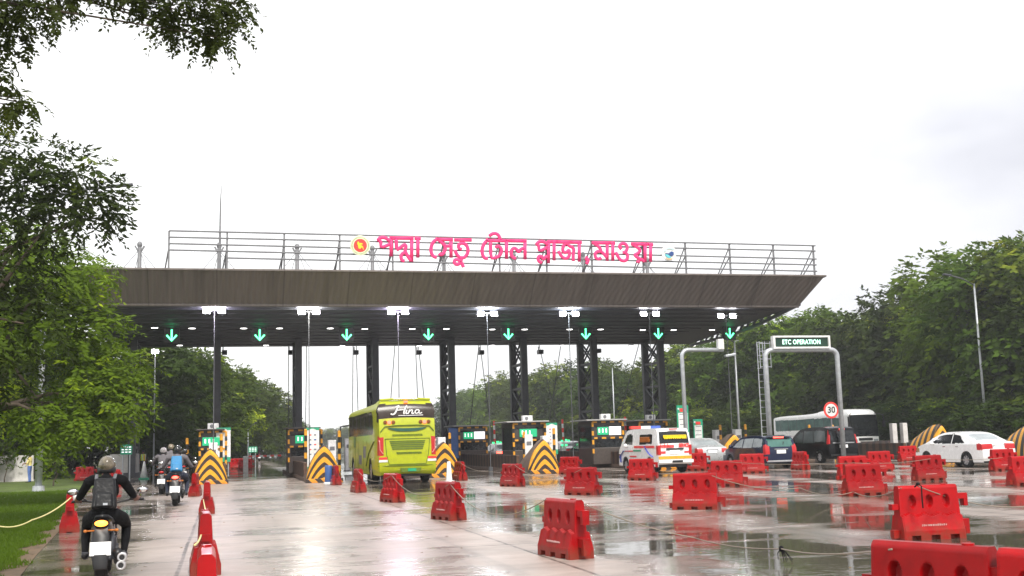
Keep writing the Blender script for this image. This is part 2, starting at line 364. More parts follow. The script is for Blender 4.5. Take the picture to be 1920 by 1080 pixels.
_c = _n.new('ShaderNodeMath'); _c.operation = 'ADD'; _l.new(_k.outputs['Fac'], _c.inputs[0]); _l.new(_g.outputs[0], _c.inputs[1])
_q = _n.new('ShaderNodeMapRange'); _q.inputs[1].default_value = 0.86; _q.inputs[2].default_value = 1.12; _q.inputs[4].default_value = 0.62; _l.new(_c.outputs[0], _q.inputs[0])
_x = _n.new('ShaderNodeMix'); _x.data_type = 'RGBA'; _l.new(_q.outputs[0], _x.inputs[0]); _l.new(_h.outputs[0], _x.inputs[6]); _x.inputs[7].default_value = (0.16, 0.045, 0.025, 1)
_l.new(_x.outputs[2], _b.inputs['Base Color'])

# ---------------------------------------------------------------- ground, plaza, verge
def sheet(name, poly, z, m, cuts=0):
    mb = MB(); mb.add([(x, y, z) for x, y in poly], [tuple(range(len(poly)))]); o = mb.build(name, m)
    return tag(o, kind='structure')
def ground_mat():
    return mat('earth', (0.055, 0.060, 0.022), 0.9, var=0.45, scale=0.25, bump=0.4, bscale=3)
def plaza_mat(name='wet_concrete', joints=True):
    m = bpy.data.materials.new(name); m.use_nodes = True; n = m.node_tree.nodes; l = m.node_tree.links; b = n['Principled BSDF']
    t = n.new('ShaderNodeTexCoord'); s = n.new('ShaderNodeSeparateXYZ'); l.new(t.outputs['Object'], s.inputs[0])
    def N(scale, sx, sy, det=5, rough=0.6, off=0.0):
        mp_ = n.new('ShaderNodeMapping'); mp_.inputs['Scale'].default_value = (sx, sy, 1); mp_.inputs['Location'].default_value = (off, off * 0.7, 0)
        l.new(t.outputs['Object'], mp_.inputs[0])
        k = n.new('ShaderNodeTexNoise'); k.inputs['Scale'].default_value = scale; k.inputs['Detail'].default_value = det; k.inputs['Roughness'].default_value = rough
        l.new(mp_.outputs[0], k.inputs['Vector']); return k.outputs['Fac']
    def mth(op, a, c=None, clamp=False):
        q = n.new('ShaderNodeMath'); q.operation = op; q.use_clamp = clamp
        for i, v in enumerate((a, c)):
            if v is None: continue
            if isinstance(v, (int, float)): q.inputs[i].default_value = v
            else: l.new(v, q.inputs[i])
        return q.outputs[0]
    def mrange(a, i0, i1, o0, o1, smooth=True):
        q = n.new('ShaderNodeMapRange'); q.interpolation_type = 'SMOOTHSTEP' if smooth else 'LINEAR'
        l.new(a, q.inputs[0]); q.inputs[1].default_value = i0; q.inputs[2].default_value = i1; q.inputs[3].default_value = o0; q.inputs[4].default_value = o1
        return q.outputs[0]
    big = N(0.16, 1.0, 1.3, 6, 0.62)            # standing water
    fine = N(1.3, 0.7, 1.0, 8, 0.72, 7.0)       # broken water edge, tyre film
    streak = N(0.9, 0.16, 1.6, 6, 0.65, 3.0)
    # more standing water to the right of the divider row and along the motorcycle lane
    bx = mrange(s.outputs[0], 2.5, 6.0, -0.055, 0.055)
    bl = mrange(s.outputs[0], -2.4, 0.2, 0.075, 0.0)
    by = mrange(s.outputs[1], 50.0, 70.0, 0.0, 0.10)
    xj = mth('FRACT', mth('MULTIPLY', mth('ADD', s.outputs[0], 0.6 + 0.0), 0.2)); xj = mth('MULTIPLY', mth('MINIMUM', xj, mth('SUBTRACT', 1.0, xj)), 5.0)
    crown = mrange(xj, 0.25, 1.3, -0.085, 0.02)
    bias = mth('ADD', mth('ADD', mth('ADD', bx, bl), by), crown)
    w = mth('ADD', mth('ADD', mth('MULTIPLY', big, 0.50), mth('MULTIPLY', fine, 0.27)), mth('MULTIPLY', streak, 0.27))
    w = mth('ADD', w, bias)
    puddle = mrange(w, 0.555, 0.605, 0.0, 1.0)
    damp = mrange(w, 0.42, 0.55, 0.0, 1.0)
    # colours
    col = n.new('ShaderNodeValToRGB'); col.color_ramp.elements[0].color = (0.235, 0.190, 0.165, 1); col.color_ramp.elements[1].color = (0.43, 0.355, 0.315, 1)
    col.color_ramp.elements[0].position = 0.32; col.color_ramp.elements[1].position = 0.68
    l.new(N(0.8, 0.5, 1.2, 8, 0.75, 11.0), col.inputs[0])
    m1 = n.new('ShaderNodeMix'); m1.data_type = 'RGBA'; l.new(damp, m1.inputs[0]); l.new(col.outputs[0], m1.inputs[6]); m1.inputs[7].default_value = (0.20, 0.165, 0.142, 1)
    m2 = n.new('ShaderNodeMix'); m2.data_type = 'RGBA'; l.new(puddle, m2.inputs[0]); l.new(m1.outputs[2], m2.inputs[6]); m2.inputs[7].default_value = (0.085, 0.072, 0.055, 1)
    tyre = mrange(N(1.0, 1.5, 0.05, 5, 0.6, 21.0), 0.50, 0.66, 0.0, 0.45)
    m2b = n.new('ShaderNodeMix'); m2b.data_type = 'RGBA'; l.new(mth('MULTIPLY', tyre, mrange(fine, 0.3, 0.6, 0.4, 1.0)), m2b.inputs[0]); l.new(m2.outputs[2], m2b.inputs[6]); m2b.inputs[7].default_value = (0.12, 0.10, 0.09, 1)
    outc = m2b.outputs[2]
    # slab joints every 4.6 m along and 5 m across, with ragged dark seams
    wob = mth('MULTIPLY', mth('SUBTRACT', fine, 0.5), 0.10)
    def joint(axis, per, off, wd):
        v = mth('FRACT', mth('MULTIPLY', mth('ADD', mth('ADD', s.outputs[axis], off), wob), 1.0 / per))
        d = mth('MULTIPLY', mth('MINIMUM', v, mth('SUBTRACT', 1.0, v)), per)
        return mrange(d, wd * 0.4, wd, 1.0, 0.0)
    j = mth('MAXIMUM', joint(1, 4.6, 0.7, 0.05), joint(0, 5.0, 0.6, 0.04))
    j = mth('MULTIPLY', j, mrange(fine, 0.36, 0.58, 0.25, 0.9))
    m3 = n.new('ShaderNodeMix'); m3.data_type = 'RGBA'; l.new(j, m3.inputs[0]); l.new(outc, m3.inputs[6]); m3.inputs[7].default_value = (0.045, 0.038, 0.032, 1)
    l.new(m3.outputs[2], b.inputs['Base Color'])
    rg = mth('ADD', mrange(damp, 0, 1, 0.42, 0.16, False), mth('MULTIPLY', mth('SUBTRACT', fine, 0.5), 0.45))
    q = n.new('ShaderNodeMix'); q.data_type = 'FLOAT'; l.new(puddle, q.inputs[0]); l.new(rg, q.inputs[2]); q.inputs[3].default_value = 0.035
    l.new(q.outputs[0], b.inputs['Roughness'])
    b.inputs['IOR'].default_value = 1.4
    rip = N(7.0, 0.6, 1.0, 3, 0.5, 2.0)
    hb = mth('ADD', mth('MULTIPLY', N(22.0, 1, 1, 3, 0.6), mrange(puddle, 0, 1, 0.5, 0.0, False)), mth('MULTIPLY', rip, mrange(puddle, 0, 1, 0.15, 0.30, False)))
    bp = n.new('ShaderNodeBump'); bp.inputs['Strength'].default_value = 0.35; bp.inputs['Distance'].default_value = 0.012
    l.new(hb, bp.inputs['Height']); l.new(bp.outputs[0], b.inputs['Normal'])
    return m
MAT_PLAZA = plaza_mat()
sheet('ground', [(-1500, -300), (1500, -300), (1500, 2500), (-1500, 2500)], -0.03, ground_mat())
VERGE = [(-1.9, 3), (-2.35, 12), (-3.05, 20), (-3.55, 27), (-4.3, 36), (-5.2, 46), (-5.6, 60), (-6.0, 90)]
sheet('toll_plaza_pavement', VERGE + [(-4.0, 130), (4, 190), (20, 260), (60, 380), (110, 480), (130, 470), (70, 330), (36, 220), (30, 150), (44, 120), (50, 60), (50, 3)], 0.0, MAT_PLAZA)
# earth and litter margin between verge and pavement
mb = MB()
for i in range(len(VERGE) - 1):
    (x0, y0), (x1, y1) = VERGE[i], VERGE[i + 1]
    mb.add([(x0 - 0.35, y0, 0.0), (x0 + 0.10, y0, 0.006), (x1 + 0.10, y1, 0.006), (x1 - 0.35, y1, 0.0)], [(0, 1, 2, 3)])
tag(mb.build('muddy_margin', mat('mud', (0.13, 0.085, 0.05), 0.6, var=0.5, scale=4, bump=0.5, bscale=15)), kind='structure')
gmat = mat('lawn_soil', (0.070, 0.105, 0.014), 0.9, var=0.5, scale=0.8, bump=0.6, bscale=12)
sheet('grass_verge', [(x - 0.33, y) for x, y in VERGE] + [(-60, 90), (-60, 3)], 0.02, gmat)
# grass blades
rng = np.random.default_rng(5)
def grass(name, n, sampler, hmin, hmax, m, kind='stuff', wid=0.010):
    p = sampler(n); n = len(p)
    ang = rng.uniform(0, 2 * np.pi, n); h = rng.uniform(hmin, hmax, n) ; w = wid * rng.uniform(0.6, 1.5, n)
    lean = rng.normal(0, 0.35, (n, 2)) * h[:, None]
    dx, dy = np.cos(ang) * w, np.sin(ang) * w
    v = np.zeros((n, 3, 3)); v[:, 0, 0] = p[:, 0] - dx; v[:, 0, 1] = p[:, 1] - dy; v[:, 0, 2] = 0.015
    v[:, 1, 0] = p[:, 0] + dx; v[:, 1, 1] = p[:, 1] + dy; v[:, 1, 2] = 0.015
    v[:, 2, 0] = p[:, 0] + lean[:, 0]; v[:, 2, 1] = p[:, 1] + lean[:, 1]; v[:, 2, 2] = h
    me = np_mesh(name, v.reshape(-1, 3), 3, m); o = bpy.data.objects.new(name, me); COL.objects.link(o)
    return tag(o, kind=kind)
def np_mesh(name, v, k, m, tint=None):
    n = len(v) // k; me = bpy.data.meshes.new(name)
    me.vertices.add(len(v)); me.vertices.foreach_set('co', np.ascontiguousarray(v, dtype=np.float32).ravel())
    me.loops.add(len(v)); me.loops.foreach_set('vertex_index', np.arange(len(v), dtype=np.int32))
    me.polygons.add(n); me.polygons.foreach_set('loop_start', np.arange(0, n * k, k, dtype=np.int32))
    if tint is not None:
        a = me.attributes.new('tint', 'FLOAT', 'POINT'); a.data.foreach_set('value', np.ascontiguousarray(tint, dtype=np.float32))
    me.materials.append(m); me.update(calc_edges=True); return me
def edge_x(y):
    ys = [q[1] for q in VERGE]; xs = [q[0] for q in VERGE]
    return np.interp(y, ys, xs)
def samp(n):
    y = 12 + 40 * rng.uniform(0, 1, n) ** 1.6; x = edge_x(y) - 0.30 - rng.uniform(0, 1, n) ** 1.2 * (1.2 + y * 0.14)
    return np.stack([x, y], 1)
M['grass'] = leafmat('grass_blades', (0.090, 0.150, 0.010), (0.250, 0.360, 0.024), (0.400, 0.480, 0.045), 0.45)
def samp2(n):
    y = 10 + 40 * rng.uniform(0, 1, n) ** 1.6; cl = 0.5 + 0.5 * np.sin(y * 2.3) * np.sin(y * 0.9 + 1.0)
    x = edge_x(y) - 0.34 + rng.uniform(0, 1, n) ** 2.2 * 0.50 * cl
    return np.stack([x, y], 1)
grass('grass', 150000, lambda n: np.concatenate([samp(n), samp2(16000)]), 0.03, 0.11, M['grass'])

# ---------------------------------------------------------------- toll canopy
ZS, ZT = 8.5, 9.9
YF, YB, YC = 55.0, 79.0, 75.0
XL = -7.2
cano = thing('toll_canopy', 'wide dark steel toll plaza canopy on lattice columns with sloping brown fascia', 'canopy', (12, 67, 0))
def lc(p): return (p[0] - 12, p[1] - 67, p[2])
def fasc_top_x(s): return XL + s
XR_FB, XR_FT, XR_BB, XR_BT = 30.35, 31.25, 34.3, 35.3
# corrugated fascia: slopes outwards from soffit edge to roof edge
mb = MB(); pitch = 0.30; nn = int((XR_FT - XL) / pitch)
bot, top, bk_b, bk_t = [], [], [], []
for i in range(nn * 4 + 1):
    s = i / (nn * 4); ph = i % 4; d = (0.0, 0.0, 0.035, 0.035)[ph]
    xb = XL + (XR_FB - XL) * s; xt = XL + (XR_FT - XL) * s
    bot.append(lc((xb, YF - d, ZS - 0.06))); top.append(lc((xt, YF - 1.4 - d, ZT)))
mb.loft([bot, top], 0, caps=False, closed=False)
# side eave slopes the same way
bot, top = [], []
for i in range(321):
    s = i / 320; d = (0.0, 0.0, 0.035, 0.035)[i % 4]
    bot.append(lc((XR_FB + (XR_BB - XR_FB) * s + d, YF + (YB - YF) * s, ZS + 1.0))); top.append(lc((XR_FT + (XR_BT - XR_FT) * s + d, YF - 1.4 + (YB + 1.4 - YF + 1.4) * s, ZT)))
mb.loft([bot, top], 0, caps=False, closed=False)
mb.build('fascia', M['fascia'], cano)
mb = MB()
mb.add([lc(p) for p in [(XL, YF - 1.42, ZT + 0.012), (XR_FT + 0.03, YF - 1.42, ZT + 0.012), (XR_BT + 0.03, YB + 1.4, ZT + 0.012), (XL, YB + 1.4, ZT + 0.012)]], [(0, 1, 2, 3)])
mb.build('roof', M['roof'], cano)
mb = MB()      # roof edge trim and fascia bottom trim
mb.tube([lc((XL, YF - 1.46, ZT + 0.02)), lc((XR_FT + 0.04, YF - 1.46, ZT + 0.02)), lc((XR_BT + 0.04, YB + 1.42, ZT + 0.02))], 0.06, 6)
mb.tube([lc((XL, YF - 0.04, ZS - 0.07)), lc((XR_FB, YF - 0.04, ZS - 0.07))], 0.07, 6)
mb.build('edge_trim', M['fascia'], cano)
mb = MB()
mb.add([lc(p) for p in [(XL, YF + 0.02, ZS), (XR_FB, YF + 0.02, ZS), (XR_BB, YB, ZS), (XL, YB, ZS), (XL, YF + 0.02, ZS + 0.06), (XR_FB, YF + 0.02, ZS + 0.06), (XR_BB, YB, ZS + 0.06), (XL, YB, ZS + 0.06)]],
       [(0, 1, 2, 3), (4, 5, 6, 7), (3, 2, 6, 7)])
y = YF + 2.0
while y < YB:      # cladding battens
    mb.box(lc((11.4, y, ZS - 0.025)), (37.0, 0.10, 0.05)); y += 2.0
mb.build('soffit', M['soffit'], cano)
mb = MB()      # open lattice truss on the end of the canopy
def P_edge(s, z): return Vector(lc((XR_FB + (XR_BB - XR_FB) * s + (0.9 if z > 9 else 0.05), YF + (YB - YF) * s, z)))
mb.tube([P_edge(0, ZS + 0.05), P_edge(0.3, ZS - 0.28), P_edge(0.6, ZS - 0.36), P_edge(1, ZS - 0.1)], 0.11, 8)
mb.tube([P_edge(0, ZT - 0.15), P_edge(1, ZT - 0.15)], 0.09, 8)
for i in range(17):
    s = i / 17; s2 = (i + 0.5) / 17; s3 = (i + 1) / 17
    zb = lambda q: ZS + 0.05 - 1.55 * q * (1 - q)
    mb.tube([P_edge(s, zb(s)), P_edge(s2, ZT - 0.15)], 0.055, 6); mb.tube([P_edge(s2, ZT - 0.15), P_edge(s3, zb(s3))], 0.055, 6)
for k in range(3):  # cross trusses inside the open bay
    yy = YF + 3 + 5 * k
    s = (yy - YF) / (YB - YF); xe = XR_FB + (XR_BB - XR_FB) * s
    mb.tube([lc((xe, yy, ZS - 0.02)), lc((xe + 0.9, yy, ZT - 0.1))], 0.07, 6)
mb.build('end_truss', M['steel_dark'], cano)
COLX = [-5.5] + [float(aty(px, 655, YC).x) for px in (408, 557, 698, 838, 971, 1100, 1223)]
DCOL = 1.5
for cx in COLX:
    mb = MB()
    for sgn in (-1, 1):
        mb.box(lc((cx, YC + sgn * DCOL, 4.25)), (0.36, 0.30, 8.5))
        for e in (-1, 1): mb.box(lc((cx + e * 0.19, YC + sgn * DCOL, 4.25)), (0.04, 0.40, 8.5))
    nb = 5
    for i in range(nb):
        z0, z1 = 0.2 + 8.2 * i / nb, 0.2 + 8.2 * (i + 1) / nb
        for e in (-1, 1):
            mb.tube([lc((cx + e * 0.1, YC - DCOL, z0)), lc((cx + e * 0.1, YC + DCOL, z1))], 0.07, 6)
            mb.tube([lc((cx + e * 0.1, YC + DCOL, z0)), lc((cx + e * 0.1, YC - DCOL, z1))], 0.07, 6)
            mb.box(lc((cx + e * 0.1, YC, z1)), (0.12, 2 * DCOL, 0.14))
    mb.box(lc((cx, YC, 0.15)), (1.0, 3.4, 0.3))
    mb.build('column', M['steel_dark'], cano)

# ceiling lights
DL = [(290, 614), (360, 615), (457, 615), (524, 615), (619, 615), (684, 616), (773, 616), (837, 616), (923, 617), (984, 617), (1068, 617), (1126, 617), (1205, 618), (1263, 618), (1335, 618)]
DB = [(337, 647), (499, 647), (642, 648), (786, 648), (923, 647), (1054, 647), (1183, 648), (1300, 648)]
proto = None
for row, lst, word in ((0, DL, 'front'), (1, DB, 'rear')):
    for i, (px, py) in enumerate(lst):
        p = at(px, py, ZS - 0.06)
        lab = '%s recessed white light from the left in the %s row under the dark canopy' % (ORD[i], word)
        if proto is None:
            proto = thing('ceiling_light', lab, 'ceiling light', p, 0, 'white lights under the canopy')
            MB().lathe([(0.19, -0.02), (0.22, -0.03), (0.22, 0.06), (0.19, 0.06)], n=16).build('frame', M['steel_dark'], proto)
            MB().lathe([(0.05, -0.045), (0.18, -0.03), (0.18, 0.0), (0.05, 0.0)], n=16).build('diffuser', M['downlight'], proto)
        else:
            q = copy_tree(proto); q.location = p; q['label'] = lab
# green lane arrows
def stroke(mb, pts, r, mi=0, flat=0.6, n=8): mb.tube(pts, r, n, mi, flat)
proto = None
for i, px in enumerate((322, 487, 650, 803, 953, 1098, 1234, 1368)):
    p = aty(px, 623, 66.0); lab = '%s green down arrow lane signal from the left under the canopy' % ORD[i]
    p.z = 8.06
    if proto is None:
        proto = thing('lane_signal', lab, 'lane signal', p, 0, 'green arrow lane signals')
        MB().box((0, 0.08, 0), (0.86, 0.16, 0.86)).box((0, 0.06, 0.46), (0.9, 0.5, 0.05)).build('housing', M['black'], proto, bevel=0.02)
        a = MB(); stroke(a, [(0, -0.03, 0.32), (0, -0.03, -0.28)], 0.045); stroke(a, [(-0.27, -0.035, 0.0), (0, -0.035, -0.31), (0.27, -0.035, 0.0)], 0.045)
        a.build('arrow', M['arrow'], proto)
        b_ = MB()
        for e in (-0.3, 0.3): b_.cyl((e, 0.08, 0.43), (e, 0.08, 0.55), 0.03, n=6)
        b_.build('bracket', M['steel_dark'], proto)
    else:
        q = copy_tree(proto); q.location = p; q['label'] = lab
# floodlights on slender poles
proto = None
FL = [(402, 583, 57.0), (579, 585, 57.0), (746, 585, 57.0), (913, 588, 57.0), (1066, 588, 57.0), (1217, 588, 57.0), (1361, 592, 57.0)]
lampcol = [(0.93, 0.82, 1.0), (1, 0.97, 0.85), (0.9, 0.75, 1.0), (0.92, 0.97, 1), (0.85, 0.95, 1), (1, 1, 1), (1, 1, 1)]
for i, (px, py, Y) in enumerate(FL):
    p = aty(px, py, Y); zz = p.z
    lab = '%s twin floodlight pole from the left in front of the canopy' % ORD[i]
    r = thing('floodlight_pole', lab, 'floodlight', (p.x, p.y, 0), 0, 'twin floodlights along the canopy')
    MB().cyl((0, 0.0, 0), (0, 0, zz + 0.05), 0.027, 0.018, 8).cyl((0, 0, 0), (0, 0, 0.3), 0.12, n=8).build('pole', M['pole_grey'], r)
    MB().tube([(-0.5, 0, zz + 0.02), (0.5, 0, zz + 0.02)], 0.03, 6).build('crossarm', M['pole_grey'], r)
    for e in (-0.36, 0.36):
        hd = MB().box((e, 0.0, zz), (0.40, 0.2, 0.30), top=(0.9, 0.8), rx=-0.2).build('lamp_head', M['steel_dark'], r, bevel=0.02)
        MB().box((e, -0.125, zz - 0.02), (0.33, 0.02, 0.23), rx=-0.2).build('lens', M['lamp'], hd)
    if i < 5:
        ld = bpy.data.lights.new('floodlight_glow', 'POINT'); ld.energy = (500, 420, 520, 300, 250)[i]; ld.shadow_soft_size = 0.25; ld.color = lampcol[i]
        lo = bpy.data.objects.new('floodlight_glow', ld); COL.objects.link(lo); lo.location = (p.x, p.y - 0.55, zz)
# one lower lamp on the left beyond the canopy
p = aty(291, 659, 84.0)
r = thing('floodlight_pole', 'single lit lamp on thin pole behind the canopy at far left', 'floodlight', (p.x, p.y, 0))
MB().cyl((0, 0, 0), (0, 0, p.z), 0.06, 0.04, 8).build('pole', M['galv'], r)
hd = MB().box((0, -0.05, p.z), (0.55, 0.25, 0.34), rx=-0.25).build('lamp_head', M['steel_dark'], r)
MB().box((0, -0.20, p.z - 0.02), (0.46, 0.02, 0.28), rx=-0.25).build('lens', M['lamp'], hd)
# cameras hanging along the rear edge
proto = None
for i, (px, py) in enumerate([(421, 661), (545, 661), (667, 661), (785, 661), (902, 661), (1013, 660), (1121, 658)]):
    p = aty(px, py, YB - 0.3); lab = '%s dark box camera from the left hung below the rear canopy edge' % ORD[i]
    if proto is None:
        proto = thing('surveillance_camera', lab, 'camera', p, 0, 'cameras below the canopy edge')
        MB().box((0, 0, 0), (0.36, 0.6, 0.30)).build('housing', M['black'], proto, bevel=0.02)
        MB().cyl((-0.1, 0.1, 0.12), (-0.1, 0.1, ZS - p.z), 0.04, n=6).build('bracket', M['steel_dark'], proto)
        MB().lathe([(0.09, -0.34), (0.1, -0.3), (0.1, -0.29)], axis='y', n=12).build('lens', M['glass'], proto)
    else:
        q = copy_tree(proto); q.location = p; q['label'] = lab
# cables hanging behind the canopy
HC = [((541, 655), (541, 780)), ((662, 655), (661, 800)), ((668, 655), (672, 800)), ((741, 655), (733, 745)), ((779, 655), (783, 745)), ((784, 655), (795, 745)),
      ((899, 665), (882, 790)), ((900, 665), (912, 740)), ((1010, 660), (1024, 705)), ((1053, 655), (1030, 790)), ((1200, 655), (1160, 790)), ((575, 655), (573, 795))]
for i, (a, b_) in enumerate(HC):
    p0 = aty(*a, YB + 0.6); p0.z = ZS + 0.3; p1 = aty(*b_, YB + 6); p1z = max(0, p1.z)
    d = Vector((p1.x - p0.x, p1.y - p0.y, p1.z - p0.z)); k = (p0.z) / (p0.z - p1.z)
    p2 = p0 + d * min(k, 3.0)
    o = MB().tube([tuple(p0), tuple(p2)], 0.03, 5).build('stay_cable', M['steel_dark'])
    tag(o, '%s thin stay cable from the left hanging down behind the canopy' % ORD[i], 'cable', 'stay cables behind the canopy')
# masts rising through the roof
for i, (px, py) in enumerate([(262, 459), (411, 461), (557, 463), (698, 466), (832, 478), (963, 478), (1093, 478), (1213, 488)]):
    p = aty(px, py, YC)
    r = thing('roof_mast', '%s grey stayed mast from the left standing on the canopy roof' % ORD[i], 'mast', (p.x, p.y, ZT + 0.01), 0, 'stayed masts on the roof')
    h = p.z - ZT
    MB().cyl((0, 0, 0), (0, 0, h), 0.17, 0.12, 10).build('post', M['rail'], r, True)
    c = MB().ball((0, 0, h), (0.17, 0.17, 0.22), 10, 7)
    for e in (-1, 1): c.box((e * 0.20, 0, h - 0.24), (0.10, 0.22, 0.36), ry=e * 0.5)
    c.build('cap', M['rail'], r)
    for e in ((-3.6, 0), (3.6, 0), (1.6, -2.5), (-1.2, 3.0)):
        MB().tube([(0, 0, h - 0.3), (e[0], e[1], 0.02)], 0.022, 5).build('stay', M['rail'], r)
p = aty(413, 348, 58.0)
r = thing('antenna', 'tall thin antenna rod rising above the left part of the roof', 'antenna', (p.x, p.y, ZT + 0.01))
MB().tube([(0, 0, 0), (0, 0, 2.6)], 0.06, 6).build('base_tube', M['rail'], r)
MB().tube([(0, 0, 2.6), (0.02, 0, p.z - ZT - 0.9), (0.06, 0, p.z - ZT)], [0.045, 0.035, 0.012], 6).build('rod', M['rail'], r)

# sign frame on the roof
YS = 54.6
zl = lambda px, py: aty(px, py, YS).z
fx0, fx1 = float(aty(317, 460, YS).x), float(aty(1532, 490, YS).x)
fr = thing('sign_frame', 'grey steel rail frame on the roof edge carrying the pink lettering', 'frame', ((fx0 + fx1) / 2, YS, ZT + 0.01))
ox = (fx0 + fx1) / 2
lines = [((317, 433), (1529, 461)), ((317, 445), (1529, 471)), ((317, 457), (1531, 486)), ((317, 469), (1531, 497)), ((426, 484), (1532, 509))]
for a, b_ in lines:
    A = aty(*a, YS); B = aty(*b_, YS)
    MB().tube([(A.x - ox, 0, A.z - ZT), (B.x - ox, 0, B.z - ZT)], 0.042, 6).build('rail', M['rail'], fr)
for px in (317, 426, 533, 637, 736, 832, 936, 1024, 1109, 1205, 1285, 1368, 1450, 1525):
    t = 433 + (px - 317) / 1212 * 28; A = aty(px, t, YS); h = A.z - ZT
    MB().box((A.x - ox, 0.05, h / 2), (0.085, 0.085, h)).build('post', M['rail'], fr)
    b_ = MB().tube([(A.x - ox, 0.1, h * 0.62), (A.x - ox - 0.28, 1.3, 0.02)], 0.035, 6).tube([(A.x - ox, 0.1, h * 0.9), (A.x - ox - 0.1, 1.9, 0.02)], 0.035, 6)
    b_.build('brace', M['rail'], fr)

# pink lettering, traced stroke by stroke onto the sign plane
def mapper(x0, y0, sc): return lambda u, v: (x0 + u / sc, y0 + v / sc)
m6 = mapper(640, 430, 1920 / 260.0); m7 = mapper(890, 430, 1920 / 220.0); m8 = mapper(1090, 430, 1920 / 220.0)
LET = [
 (m6, [[(510, 150), (530, 120), (575, 112), (625, 122), (672, 165)], [(512, 145), (548, 170), (548, 258), (685, 200)], [(690, 108), (690, 375)]]),
 (m6, [[(690, 122), (1000, 125)], [(758, 130), (768, 295), (820, 250), (875, 205), (900, 232), (882, 280), (888, 315), (920, 370), (968, 440)], [(868, 438), (835, 425), (824, 375), (848, 330), (888, 320)], [(975, 125), (975, 450)]]),
 (m6, [[(1022, 125), (1100, 128)], [(1060, 128), (1060, 392)]]),
 (m6, [[(1325, 135), (1280, 165), (1248, 220), (1238, 290), (1252, 345), (1282, 380), (1322, 388)]]),
 (m6, [[(1335, 140), (1545, 143)], [(1345, 145), (1400, 190), (1440, 232), (1438, 285), (1410, 340), (1375, 355), (1352, 330)], [(1440, 232), (1518, 228)], [(1520, 143), (1520, 392)]]),
 (m6, [[(1570, 148), (1805, 150)], [(1660, 275), (1625, 262), (1622, 215), (1660, 188), (1715, 200), (1752, 250), (1755, 320), (1715, 385), (1660, 400), (1605, 360), (1572, 290)],
       [(1665, 400), (1655, 450), (1615, 490), (1572, 480), (1562, 435), (1595, 412), (1640, 432), (1672, 475), (1692, 525)]]),
 (m7, [[(215, 170), (160, 225), (125, 300), (120, 385), (145, 450), (175, 478), (215, 470)]]),
 (m7, [[(190, 185), (545, 188)], [(245, 105), (290, 70), (345, 65), (395, 95), (422, 170)], [(260, 190), (265, 472), (335, 468), (405, 435), (442, 370), (432, 300), (385, 270), (338, 295)]]),
 (m7, [[(520, 190), (520, 485)]]),
 (m7, [[(560, 188), (850, 193)], [(665, 478), (615, 455), (592, 395), (608, 330), (650, 300), (690, 330), (722, 380), (750, 328), (808, 305)], [(825, 193), (825, 492)]]),
 (m7, [[(1012, 245), (1045, 205), (1105, 198), (1155, 215), (1195, 255)], [(1012, 242), (1050, 265), (1055, 362), (1200, 290)], [(1200, 203), (1250, 203)], [(1210, 200), (1210, 555)],
       [(1095, 545), (1050, 522), (1038, 468), (1062, 430), (1100, 445), (1130, 498), (1155, 450), (1205, 448)]]),
 (m7, [[(1260, 205), (1345, 206)], [(1300, 206), (1300, 508)]]),
 (m7, [[(1345, 208), (1560, 210)], [(1495, 212), (1450, 275), (1438, 340), (1465, 382), (1510, 372), (1545, 332), (1556, 390), (1540, 455), (1490, 482), (1425, 452), (1372, 352)], [(1500, 212), (1545, 270), (1615, 298), (1625, 350), (1612, 410), (1615, 518)]]),
 (m7, [[(1570, 212), (1752, 215)], [(1712, 215), (1712, 530)]]),
 (m7, [[(1822, 462), (1850, 485), (1858, 520), (1828, 568)], [(1818, 490), (1845, 490)]]),
 (m8, [[(180, 220), (475, 225)], [(205, 228), (270, 268), (315, 320), (318, 355)], [(318, 468), (285, 490), (238, 470), (222, 410), (255, 362), (318, 355), (380, 410), (422, 465)], [(425, 225), (425, 518)]]),
 (m8, [[(475, 225), (552, 227)], [(515, 227), (515, 518)]]),
 (m8, [[(650, 318), (622, 285), (640, 242), (690, 228), (742, 252), (755, 315), (722, 372), (678, 382)], [(722, 374), (760, 425), (752, 490), (700, 522), (630, 498), (562, 372)]]),
 (m8, [[(822, 240), (1095, 245)], [(840, 248), (930, 300), (965, 350), (930, 390), (868, 420), (905, 452), (1035, 525)], [(1045, 245), (1045, 538)], [(922, 518), (935, 545)], [(945, 518), (930, 548)]]),
 (m8, [[(1095, 245), (1175, 250)], [(1135, 250), (1135, 532)]]),
]
YL = YS - 0.13
o0 = aty(955, 480, YL)
sg = thing('roof_sign_lettering', 'large pink Bengali lettering on the canopy roof', 'sign', (o0.x, YL, ZT + 0.3))
def smooth_poly(p, it=1):
    for _ in range(it):
        if len(p) < 4: return p
        q = [p[0]]
        for a, b2 in zip(p[:-1], p[1:]):
            q += [(a[0] * .75 + b2[0] * .25, a[1] * .75 + b2[1] * .25), (a[0] * .25 + b2[0] * .75, a[1] * .25 + b2[1] * .75)]
        p = q + [p[-1]]
    return p
for mp_, sts in LET:
    mb = MB()
    for k, st in enumerate(sts):
        pts = []
        for u, v in smooth_poly(st):
            P = aty(*mp_(u, v), YL); pts.append((P.x - o0.x, 0.006 * k, P.z - ZT - 0.3))
        a, b2 = Vector(pts[0]), Vector(pts[1]); pts[0] = tuple(a + (a - b2).normalized() * 0.03)
        mb.tube(pts, 0.089, 10, 0, 0.45)
    mb.build('letter', M['pink'], sg, True)
